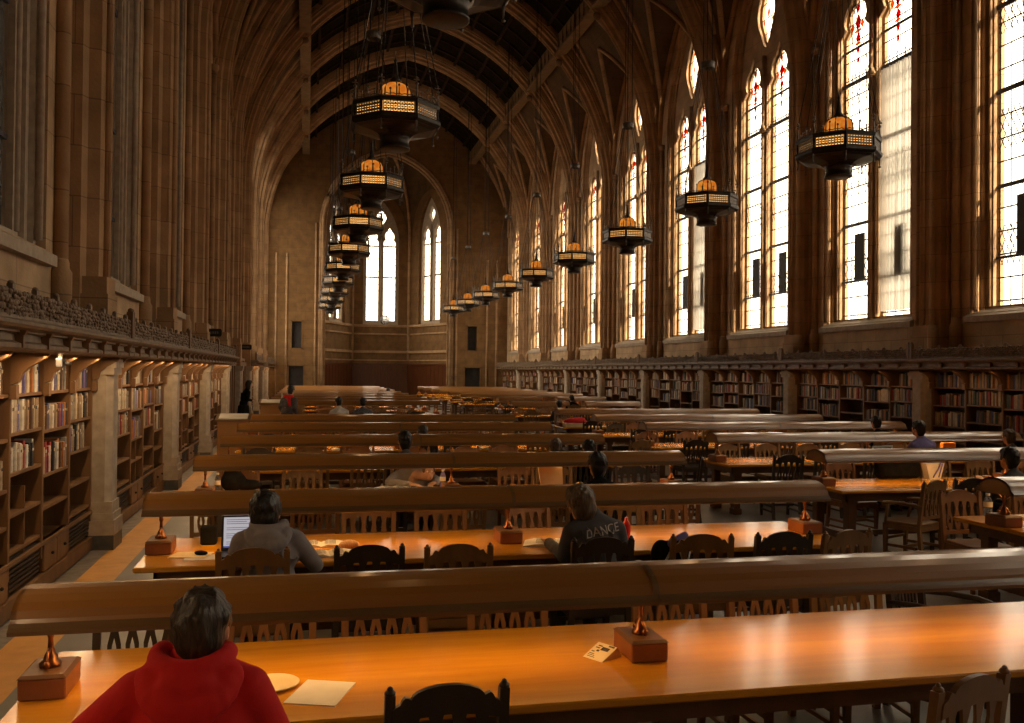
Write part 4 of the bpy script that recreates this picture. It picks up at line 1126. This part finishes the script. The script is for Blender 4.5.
    if hairlong:
        h.cap(H((0,-.05,0)),H((0,-.06,-.14-hairlong)),.085,.06,14)
        for s in (-1,1): h.cap(H((s*.06,-.01,0)),H((s*.065,-.02,-.1-hairlong)),.035,.025,12)
    solid('hair',h,hair,t,.0085,3)
    return t,top_o
# seated in red, nearest
p1,_=person('person in a red hoodie seen from behind, left elbow out, at the front table',(-.33,2.98,0),-.05,'redcloth',hood=True,
   lean=.0,head=(.02,.03,-.075),dz=.17,elbL=(-.32,.0,.99),elbR=(.25,.10,.90),wrL=(-.27,.34,.80),wrR=(.20,.50,.81),vox=.012,sh=.162,hd=.97,tilt=.05,torso=.98)
p2,_=person('dark-haired person in a grey hoodie working at a laptop in the second row',(-.24,6.38,0),-.02,'greycloth',hair='hair_b',hood=True,
   lean=.03,head=(-.03,.03,-.075),dz=.0,elbL=(-.24,.12,.78),elbR=(.31,.08,.76),wrL=(-.16,.42,.80),wrR=(.16,.46,.80),vox=.012,hd=1.2,sh=.175,torso=1.08)
p3,tee=person('short-haired person in a charcoal printed sweatshirt leaning over papers, second row',(2.06,6.38,0),.10,'darktee',hair='hair_l',
   lean=.04,head=(-.09,.04,-.075),tilt=-.22,dz=.005,elbL=(-.20,.12,.76),elbR=(.24,.04,.80),wrL=(-.20,.45,.80),wrR=(.10,.46,.80),vox=.012,hd=1.18,sh=.175,torso=1.0,crop=True)
person('person with black hair in black clothing sitting at the third-row table near its aisle end',(3.06,9.30,0),.05,'black',hair='hair_b',lean=.06,dz=-.10,hd=1.15,vox=.016)
person('dark-haired person at the fourth-row table, only the head showing over a lamp hood',(1.32,12.27,0),.2,'darktee',hair='hair_b',lean=.08,dz=-.06,vox=.018,hd=1.1)
person('person in grey slumped on the third-row table, head lit orange by the lamp',(1.22,11.0,0),PI,'greycloth',lean=.22,dz=-.1,head=(-.17,.20,-.17),wrL=(-.24,.40,.80),elbL=(-.30,.25,.80),elbR=(.28,.3,.80),wrR=(.05,.5,.80),vox=.018,hd=.85,hair='hair_l')
person('person seated at the fifth-row left table, just the top of the head in view',(1.90,15.22,0),0,'darktee',lean=.05,dz=-.14,vox=.02)
person('brown-haired person at the fourth-row left table near the middle of the room',(3.40,12.27,0),0,'darktee',hair='hair_l',lean=.05,dz=-.16,vox=.02)
person('person in black beside the brown-haired reader at the fourth-row left table',(3.90,12.27,0),0,'black',hair='hair_b',lean=.1,dz=-.18,vox=.02)
person('person in a violet shirt seated at the fourth-row right table',(9.20,12.27,0),.25,'purplecloth',hair='hair_b',lean=.06,head=(-.02,.05,-.01),dz=.09,vox=.016,sh=.2,short=True,torso=1.1)
person('person in dark clothes at the fifth-row right table, far from the aisle',(10.45,15.22,0),0,'black',hair='hair_b',lean=.05,dz=.0,vox=.02)
person('brown-haired person seated at the fourth-row right table by the frame edge',(10.80,12.27,0),0,'darktee',hair='hair_l',lean=.05,dz=-.06,vox=.018)
person('dark-haired person bent over the third-row right table at the frame edge',(8.22,9.30,0),.1,'darktee',hair='hair_b',lean=.05,dz=-.09,hd=1.1,vox=.016)
person('person in a white shirt sitting in the open middle of the left block',(.82,24.1,0),.3,'whitecloth',hair='hair_b',lean=.02,dz=.06,vox=.02)
person('person in a plaid shirt sitting right of the one in white',(1.42,24.1,0),-.1,'bluegreycloth',hair='hair_b',lean=.04,dz=.05,vox=.02)
pr_,_=person('person in dark clothes with a red scarf standing behind the second lectern',(-.50,24.2,0),-.6,'darktee',hair='hair_b',trou='black',standing=True,dz=-.08,vox=.02,elbL=(-.22,.02,1.12),elbR=(.22,.02,1.12),wrL=(-.2,.15,.92),wrR=(.2,.15,.92))
q=MB()
for a in range(10): q.sphere((.09*math.cos(a*.63),.06+.085*math.sin(a*.63),1.40),(.05,.05,.05))
q.cap((.06,-.02,1.38),(.12,-.06,1.18),.05,.04); solid('scarf',q,'redcloth',pr_,.02,3)
person('woman in a long black coat standing by the left piers',(-1.95,30,0),-1.2,'black',hair='hair_b',trou='black',standing=True,dz=-.02,vox=.02,hairlong=.05,skirt=True,elbL=(-.2,.04,1.15),elbR=(.2,.04,1.15),wrL=(-.12,.22,1.1),wrR=(.12,.22,1.1))
person('reader far down the hall at the left tables',(3.6,41.85,0),0,'black',hair='hair_b',dz=-.05,vox=.025)
person('reader in dark clothes by the far tables, right block',(7.4,26.4,0),0,'darktee',hair='hair_b',dz=-.08,vox=.025)
person('second reader by the far tables, right block, in black',(9.3,31.55,0),0,'black',hair='hair_b',dz=-.05,vox=.025)

def text_obj(s,size,depth,mat,parent,mw,name='lettering'):
    c=bpy.data.curves.new('tx','FONT'); c.body=s; c.size=size; c.extrude=depth; c.align_x='CENTER'; c.align_y='CENTER'
    o=bpy.data.objects.new('tx',c); COL.objects.link(o)
    dg=bpy.context.evaluated_depsgraph_get(); me=bpy.data.meshes.new_from_object(o.evaluated_get(dg)); bpy.data.objects.remove(o)
    me.materials.clear(); me.materials.append(M[mat]); q=bpy.data.objects.new(name,me); COL.objects.link(q); q.parent=parent; q.matrix_local=mw
    return q
# print on the back of the sweatshirt, laid on the cloth
def print_on(shirt,parent,s,size,z,xoff,mat):
    q=text_obj(s,size,.001,mat,parent,Matrix.Identity(4))
    me=shirt.data
    from mathutils.bvhtree import BVHTree
    bv=BVHTree.FromPolygons([v.co.copy() for v in me.vertices],[tuple(p.vertices) for p in me.polygons])
    bm=bmesh.new(); bm.from_mesh(q.data)
    bmesh.ops.subdivide_edges(bm,edges=bm.edges,cuts=2)
    for v in bm.verts:
        x=v.co.x+xoff; zz=v.co.y+z+.12*(x)          # reads from behind: body faces +Y
        hit=bv.ray_cast(Vector((x,-1,zz)),Vector((0,1,0)))
        if hit[0]: v.co=hit[0]+Vector((0,-.003-(v.co.z>0)*.001,0))
        else: v.co=Vector((x,-.1,zz))
    bm.to_mesh(q.data); bm.free()
print_on(tee,p3,'DANCE',.085,.962,.02,'print')

# ------------------------------------------------------------------ things on the tables
TZ=.7602
def sheet(name,cat,label,cx,cy,w,h,rz,mat='paper',th=.004,z=TZ,lines=0):
    m=MB(); m.box(-w/2,w/2,-h/2,h/2,0,th); o=m.obj(name,mat); o.location=(cx,cy,z); o.rotation_euler=(0,0,rz)
    tag(o,label,cat)
    if lines:
        q=MB()
        for i in range(lines):
            y=h*.40-i*h*.8/lines; q.box(-w*.4,w*(.4 if i%4 else .15),y-.0022,y+.0022,th,th+.0006)
        q.obj('printed_lines','ink',o)
    return o
sheet('sheet_of_paper','paper','white sheet of paper on the front table right of the person in red',.07,3.90,.215,.28,-.35,lines=0)
m=MB(); m.lathe([(.0,.004),(.075,.004),(.08,.001),(.11,.010),(.115,.014),(.112,.016),(.08,.007),(0,.008)],seg=28,caps=False); o=m.obj('plate','manila'); o.location=(-.13,4.03,TZ); tag(o,'pale round plate on the front table partly behind the red sleeve','plate')
m=MB(); w,d,hh=.12,.14,.048
m.add([(-w/2,-d/2,0),(w/2,-d/2,0),(w/2,d/2,0),(-w/2,d/2,0),(-w/2,d/2-.03,hh),(w/2,d/2-.03,hh)],[(0,1,5,4),(2,3,4,5),(0,3,2,1),(1,2,5),(0,4,3)])
o=m.obj('tent_card','manila'); o.location=(1.38,4.15,TZ); o.rotation_euler=(0,0,-1.05); tag(o,'folded printed tent card standing beside the second lamp box on the front table','card')
q=MB(); k=math.atan2(hh,d-.03); TT=Matrix.Translation((0,-d/2,0))@Matrix.Rotation(k,4,'X')
for (a,b,c,e) in ((-.01,.035,.072,.096),(-.04,-.015,.095,.102),(-.045,-.02,.08,.086),(-.048,-.03,.05,.056),(-.025,-.01,.058,.07),(.015,.05,.105,.115),(-.05,-.02,.035,.039),(-.05,-.01,.025,.028),(-.045,0,.014,.017)): q.box(a,b,c,e,.0005,.0012,TT)
q.obj('print','ink',o)
# second row, left
sheet('folder','folder','tan folder of papers on the second-row table left of the laptop',-.80,6.93,.26,.21,-.2,'manila',.006)
sheet('sheet_of_paper','paper','white sheet lying under the tan folder beside the laptop',-.71,6.84,.24,.19,-.05,'paper',.002)
m=MB(); m.sphere((0,0,.012),(.03,.05,.017),14,8); o=m.obj('computer_mouse','black'); o.location=(-.73,6.92,TZ+.006); o.rotation_euler=(0,0,1.2); tag(o,'black computer mouse resting on the tan folder','mouse')
t=empty('laptop','open black laptop showing a lit text page in front of the grey-hooded person','laptop',(-.41,6.84,TZ),.02)
MB().bbox(-.18,.18,-.12,.12,0,.022,.004).obj('keyboard_base','laptop',t)
LT=Matrix.Translation((0,.12,.02))@Matrix.Rotation(R(-14),4,'X')
MB().bbox(-.185,.185,-.002,.012,0,.255,.003,LT).obj('lid','laptop',t)
sc_=MB().box(-.168,.168,-.0045,-.003,.022,.24,LT).obj('screen','screen',t)
q=MB()
for i in range(13):
    z=.222-i*.0145
    if i in (3,6,10): continue
    rr=random.Random(i); q.box(-.15,-.15+rr.uniform(.12,.3),-.0056,-.0048,z-.002,z+.002,LT)
q.box(-.168,.168,-.0056,-.0048,.022,.034,LT)
q.obj('screen_text','screen_ink',sc_)
m=MB(); m.bbox(-.06,.06,-.05,.05,0,.14,.01); o=m.obj('pencil_case','black'); o.location=(-.72,7.36,TZ); tag(o,'small black upright case behind the laptop near the lamp box','case')
m=MB(); m.lathe([(.028,0),(.032,.10),(.034,.11),(.03,.115)],seg=14); o=m.obj('paper_cup','white'); o.location=(-.60,7.42,TZ+.0); tag(o,'small white paper cup behind the laptop in the second row','cup')
def openbook(label,x,y,rz,w=.36,h=.25,mat='paper'):
    m=MB()
    prof=[(-w/2,.004),(-w*.3,.020),(-w*.12,.024),(0,.008),(w*.12,.024),(w*.3,.020),(w/2,.004),(w/2,0),(-w/2,0)]
    m.loft([[(a,yy,b) for a,b in prof] for yy in (-h/2,h/2)],True,True,True,sm=False)
    o=m.obj('open_book',mat); o.location=(x,y,TZ); o.rotation_euler=(0,0,rz); tag(o,label,'book')
    q=MB()
    for s in (-1,1):
        for i in range(9):
            yy=h*.38-i*h*.09
            a,b=sorted((s*w*.06,s*w*.26)); q.box(a,b,yy-.002,yy+.002,.0235,.0242)
    q.obj('printed_lines','ink',o)
    return o
openbook('open book on the second-row table, nearer of two right of the grey hoodie',.17,6.80,.05,.40,.22)
openbook('open book on the second-row table, farther of two right of the grey hoodie',.12,7.16,-.02,.42,.2)
openbook('open book before the person in the charcoal sweatshirt',1.86,6.92,-.3,.40,.26)
m=MB()
for i in range(7):
    a=-.9+1.8*i/6; r=.018+.018*math.cos(a*1.2); m.sphere((.07*math.sin(a),.04*math.cos(a),.02+r*.3),(r*1.1,r*1.1,r),10,8)
o=m.obj('pastry','croissant'); o.location=(.33,6.98,TZ-.004+.0); o.rotation_euler=(0,0,.4); tag(o,'small golden crescent pastry standing beside the open books in the second row','pastry')
m=MB(); m.lathe([(.03,0),(.034,.01),(.034,.12),(.02,.15),(.014,.155),(.014,.18)],seg=16); o=m.obj('drink_bottle','redplastic'); o.location=(2.52,7.0,TZ); tag(o,'red drink bottle beyond the shoulder of the person in the charcoal sweatshirt','bottle')
# bag on the chair
m=MB()
for c,r in (((0,0,.15),(.17,.12,.15)),((.05,-.02,.27),(.11,.09,.06)),((-.08,.02,.22),(.09,.09,.09))): m.sphere(c,r,14,10)
t=empty('handbag','black and violet handbag standing on a chair beside the charcoal sweatshirt, second row','bag',(2.66,6.40,.458))
b=solid('bag_body',m,'black',t,.012,3)
q=MB(); q.cap((-.02,-.05,.29),(.10,-.04,.33),.035,.03); q.cap((.10,-.04,.33),(.16,0,.27),.03,.025); solid('bag_scarf',q,'bluebag',t,.01,3)
q=MB(); q.tube([(-.1,-.12,.2),(-.03,-.13,.3),(.06,-.12,.24),(.1,-.12,.14)],.010,6); q.tube([(.02,-.13,.26),(.08,-.125,.16),(.12,-.1,.25)],.008,6); q.obj('bag_strap','white',t)
t.scale=(.9,.9,1.32)
# third row
m=MB()
for c,r in (((0,0,.10),(.14,.13,.12)),((-.01,0,.18),(.10,.10,.09)),((.17,0,.06),(.14,.1,.06)),((0,.0,.24),(.05,.05,.03))): m.sphere(c,r,14,10)
t=empty('backpack','bulging black backpack lying on the third-row table near the left lamp box','backpack',(-.78,10.52,.76)); solid('backpack_body',m,'black',t,.014,4)
q=MB(); q.tube([(-.05,-.08,.2),(0,-.02,.28),(.05,-.08,.2)],.01,6); q.obj('backpack_strap','black',t)
def bottle(label,x,y,cap='white',body='waterplastic',sc=1):
    t=empty('water_bottle',label,'bottle',(x,y,TZ))
    m=MB(); m.lathe([(.028*sc,0),(.032*sc,.005),(.032*sc,.07),(.029*sc,.08),(.032*sc,.09),(.032*sc,.145),(.022*sc,.175),(.013*sc,.19),(.013*sc,.2)],seg=16); m.obj('bottle_body',body,t)
    m=MB(); m.lathe([(.016*sc,.198),(.016*sc,.22)],seg=12); m.obj('bottle_cap',cap,t)
    m=MB(); m.lathe([(.0335*sc,.092),(.0335*sc,.14)],seg=16,caps=False); m.obj('bottle_label','paper',t)
bottle('clear water bottle near the left lamp box on the third-row table',-.93,10.32)
bottle('violet-labelled bottle on the third-row table beside the person in grey',1.52,10.35,'white','bluebag')
bottle('clear water bottle standing on the second-row right table',6.40,7.60,'white','waterplastic',1.25)
openbook('open magazine on the third-row left table right of the black backpack',.98,10.45,.1,.42,.24)
openbook('open book with tan pages on the third-row table before the person in grey',1.32,10.36,-.1,.3,.22,'manila')
m=MB(); P=[(-.13,0),(.13,0),(.15,.3),(-.15,.3)]; m.plate(P,[],0,.012,Matrix(((1,0,0,0),(0,-.25,1,0),(0,.97,0,0),(0,0,0,1)))); o=m.obj('open_folder','manila'); o.location=(2.70,9.95,TZ+.004); o.rotation_euler=(0,0,.15+PI); tag(o,'tan page propped open in front of the person in black in the third row','folder')
sheet('sheet_of_paper','paper','white paper on the third-row table before the person in black',3.42,9.85,.4,.25,.1)
# right block things
sheet('sheet_of_paper','paper','stack of white papers on the second-row right table behind the lamp box',6.75,7.42,.32,.24,.1,th=.02)
t=empty('laptop','open laptop with a pale lid facing the viewer on the fourth-row right table','laptop',(8.62,12.65,TZ),PI)
MB().bbox(-.17,.17,-.12,.12,0,.02,.004).obj('keyboard_base','white',t)
MB().bbox(-.18,.18,-.002,.01,0,.25,.003,LT).obj('lid','white',t)
MB().box(-.15,.15,.0102,.0115,.03,.225,LT).obj('lid_panel','laptop',t)
m=MB(); m.bbox(-.12,.12,-.04,.04,0,.26,.006); o=m.obj('box_file','orangecard'); o.location=(10.15,12.95,TZ); tag(o,'bright orange card box file on the fourth-row right table','file')
t=empty('tote_bag','white tote bag with violet straps standing on the third-row right table','bag',(8.0,10.50,TZ),.1)
m=MB(); m.loft([[(x,y,z) for x,y in ((-w,-.05),(w,-.05),(w,.05),(-w,.05))] for w,z in ((.09,0),(.12,.10),(.15,.20))],True,True,True); m.obj('bag_body','whitecloth',t)
q=MB(); q.tube([(-.04,-.055,.02),(.04,-.06,.13),(.08,-.055,.21)],.010,5); q.tube([(.05,-.055,.02),(.11,-.058,.20)],.008,5); q.obj('bag_strap','bluebag',t)
m=MB(); m.bbox(-.3,.3,-.1,.1,0,.22,.03); t=empty('backpack','black bag on the third-row right table between the reddish chair and the tote','backpack',(7.55,10.6,TZ)); m.sphere((0,0,.18),(.28,.11,.08),12,8); solid('backpack_body',m,'black',t,.02,4)
t=empty('cardboard_box','low card box under a red jacket on the seventh-row right table','box',(6.42,21.56,TZ))
b=MB(); b.bbox(-.28,.28,-.16,.16,0,.10,.008); b.obj('box_body','manila',t)
b=MB(); b.sphere((0,0,.13),(.30,.17,.09),16,8); b.sphere((.1,.02,.19),(.16,.1,.05),12,6)
o=solid('red_jacket',b,'redcloth',None,.015,2); o.location=(6.42,21.56,TZ); tag(o,'crumpled red jacket lying over a low box on the seventh-row right table','jacket')
# scattered papers and books farther back
cnt=0
for (k,blk,xs) in ((3,'left',(0,2.2)),(4,'left',(.6,3)),(7,'left',(0.2,1.1,2.4)),(6,'left',(1.0,2.6)),(3,'right',(7.3,9.2)),(4,'right',(7.6,10)),(6,'right',(7,9.5)),(8,'left',(1,2.5)),(5,'right',(8,))):
    for j,x in enumerate(xs):
        openbook('open book on the %s-row %s table, %s from the left there'%(ORD[k],blk,ORD[j]),x,ROWY[k]-.33,rnd.uniform(-.4,.4))
# lecterns on the left aisle
def lectern(label,x,y,rz):
    t=empty('lectern',label,'lectern',(x,y,0),rz)
    m=MB(); m.bbox(-.27,.27,-.2,.2,.08,1.16,.01); m.obj('body','hood',t)
    MB().bbox(-.30,.30,-.23,.23,0,.09,.01).obj('base','hood_trim',t)
    m=MB(); m.loft([[(x_,-.24,1.15),(x_,.24,1.24),(x_,.24,1.27),(x_,-.24,1.18)] for x_ in (-.31,.31)],True,True,True); m.obj('sloping_top','hood_trim',t)
    o=MB(); o.loft([[(x_,-.19,1.193),(x_,.19,1.264),(x_,.19,1.276),(x_,-.19,1.205)] for x_ in (-.25,.25)],True,True,True)
    b=o.obj('open_register','paper'); b.location=(x,y,0); b.rotation_euler=(0,0,rz); tag(b,'white open register lying on the %s lectern'%('nearer' if y<20 else 'farther'),'book')
lectern('wooden lectern standing at the left end of the fifth row',-1.30,17.4,0)
lectern('tall wooden lectern farther down the left aisle near the person in red',-.95,25.6,0)
t=empty('notice_stand','slim white notice post beside the far lectern','stand',(-.66,25.3,0)); MB().box(-.02,.02,-.02,.02,0,1.45).obj('post','white',t); MB().box(-.12,.12,-.12,.12,0,.03).obj('foot','white',t)
# projecting signs on the left piers
for j,(y,z,w) in enumerate(((24.6,3.02,.40),(37.5,2.95,.40))):
    t=empty('projecting_sign','dark rounded blade sign projecting from the left piers, %s of two'%('nearer','farther')[j],'sign',(-2.36,y,z))
    m=MB(); pts=[(-w/2,-.06),(-w/2+.04,-.1),(w/2-.03,-.1),(w/2,-.07),(w/2,.07),(w/2-.03,.1),(-w/2+.04,.1),(-w/2,.06)]
    m.plate(pts,[],-.02,.02,Matrix(((1,0,0,0),(0,0,1,0),(0,1,0,0),(0,0,0,1)))); m.obj('board','iron',t)
    q=MB(); 
    for a in range(5): q.box(-.14+a*.055,-.105+a*.055,-.025,-.0205,-.03,.03)
    q.obj('lettering','iron_grey',t)
    MB().tube([(-w/2,0,0),(-w/2-.28,0,0)],.015,6).obj('bracket','iron',t)
# security camera under the canopy
t=empty('security_camera','small white security camera under the left canopy above the second bookcase','camera',(-2.12,8.72,2.2))
MB().lathe([(.02,-.02),(.02,0.02),(.035,.025)],seg=10).obj('mount','white',t)
m=MB(); m.bbox(-.03,.03,-.05,.05,-.10,-.02,.006); m.tube([(.03,0,-.06),(.09,-.02,-.065)],.014,8); m.obj('housing','iron_grey',t)
# hanging glass globe in the apse
t=empty('glass_globe_lamp','pale glass globe hanging in the apse in front of its central window','lamp',(5.0,61.0,5.55))
m=MB(); m.sphere((0,0,0),.32,16,12); m.obj('globe','waterplastic',t)
m=MB()
for a in range(3): m.lathe([(.325,-.015),(.335,0),(.325,.015)],seg=20,caps=False,T=Matrix.Rotation(a*PI/3,4,'X'))
m.tube([(0,0,.3),(0,0,11.2)],.012,5); m.obj('globe_band','iron_grey',t)
t.location=(5.0,61.6,5.45)

# ------------------------------------------------------------------ light
w=bpy.data.worlds.new('sky'); sc.world=w; w.use_nodes=True; nt=w.node_tree; nt.nodes.clear()
bg=nt.nodes.new('ShaderNodeBackground'); wo=nt.nodes.new('ShaderNodeOutputWorld')
bg.inputs[0].default_value=(1,.87,.68,1); bg.inputs[1].default_value=4.8; nt.links.new(bg.outputs[0],wo.inputs[0])
# bright overcast sky above the horizon, darker ground outside below it
_tc=nt.nodes.new('ShaderNodeTexCoord'); _sp=nt.nodes.new('ShaderNodeSeparateXYZ'); _cr=nt.nodes.new('ShaderNodeValToRGB'); _mr=nt.nodes.new('ShaderNodeMapRange')
_mr.inputs['From Min'].default_value=-.06; _mr.inputs['From Max'].default_value=.02
nt.links.new(_tc.outputs['Generated'],_sp.inputs[0]); nt.links.new(_sp.outputs[2],_mr.inputs[0]); nt.links.new(_mr.outputs[0],_cr.inputs[0])
_cr.color_ramp.elements[0].color=(.15,.12,.085,1); _cr.color_ramp.elements[1].color=(1,.86,.66,1); nt.links.new(_cr.outputs[0],bg.inputs[0])
def area(name,loc,sx,sy,e,col,rot,portal=False):
    ld=bpy.data.lights.new(name,'AREA'); ld.shape='RECTANGLE'; ld.size=sx; ld.size_y=sy; ld.energy=e; ld.color=col
    if portal: ld.cycles.is_portal=True
    o=bpy.data.objects.new(name,ld); COL.objects.link(o); o.location=loc; o.rotation_euler=rot; return o
for yc in YB:
    area('window_portal',(XC+HW+.60,yc,8.9),11.5,3.0,1,(1,1,1),(0,PI/2,0),True)
for k in range(3):
    (xa,ya),(xb,yb)=A[k],A[k+1]; L=math.hypot(xb-xa,yb-ya); ang=math.atan2(yb-ya,xb-xa); nx,ny=-(yb-ya)/L,(xb-xa)/L
    o=area('window_portal',((xa+xb)/2+nx*.7,(ya+yb)/2+ny*.7,10),2.6,10,1,(1,1,1),(0,0,0),True)
    d=Vector((-nx,-ny,0)); o.rotation_euler=d.to_track_quat('-Z','Y').to_euler()
sl=bpy.data.lights.new('sun','SUN'); sl.energy=9; sl.color=(1,.78,.52); sl.angle=R(1.5)
so=bpy.data.objects.new('sun',sl); COL.objects.link(so); so.rotation_euler=Vector((-.25,1,-.36)).to_track_quat('-Z','Y').to_euler(); so.location=(20,-20,20)
# warm lamps tucked under the left and right canopies, and the chandelier bulbs
for i in range(12):
    if i not in (6,7,9): area('canopy_light',(XC-7.28,YB[i],2.19),.05,4.6,26,(1,.66,.34),(0,0,0))
    area('canopy_light',(XC+7.28,YB[i],2.19),.05,4.6,3.5,(1,.55,.24),(0,0,0))
for x in (1.28,8.95):
    for j in range(0,10):
        pl=bpy.data.lights.new('chandelier_bulb','POINT'); pl.energy=6; pl.color=(1,.52,.2); pl.shadow_soft_size=.15
        o=bpy.data.objects.new('chandelier_bulb',pl); COL.objects.link(o); o.location=(x,8.86+B*j,7.4)

bpy.data.scenes.remove(_ts)
# ------------------------------------------------------------------ camera
F_,YAW,PIT,ROLL,HC=915.2,.2198,.0106,.0102,2.107
cy,sy,cp,sp=math.cos(YAW),math.sin(YAW),math.cos(PIT),math.sin(PIT)
fw=Vector((sy*cp,cy*cp,sp)); rt=Vector((cy,-sy,0)); up=rt.cross(fw)
Rv=rt*math.cos(ROLL)+up*math.sin(ROLL); Uv=-rt*math.sin(ROLL)+up*math.cos(ROLL)
cam=bpy.data.cameras.new('camera'); cam.sensor_width=36; cam.sensor_fit='HORIZONTAL'; cam.lens=F_*36/1024; cam.clip_end=300; cam.clip_start=.05
co=bpy.data.objects.new('camera',cam); COL.objects.link(co)
mw=Matrix((( Rv.x,Uv.x,-fw.x,0),(Rv.y,Uv.y,-fw.y,0),(Rv.z,Uv.z,-fw.z,HC),(0,0,0,1))); co.matrix_world=mw
sc.camera=co
vs=sc.view_settings; vs.view_transform='Standard'; vs.look='None'; vs.gamma=1; vs.use_curve_mapping=False; vs.exposure=.06
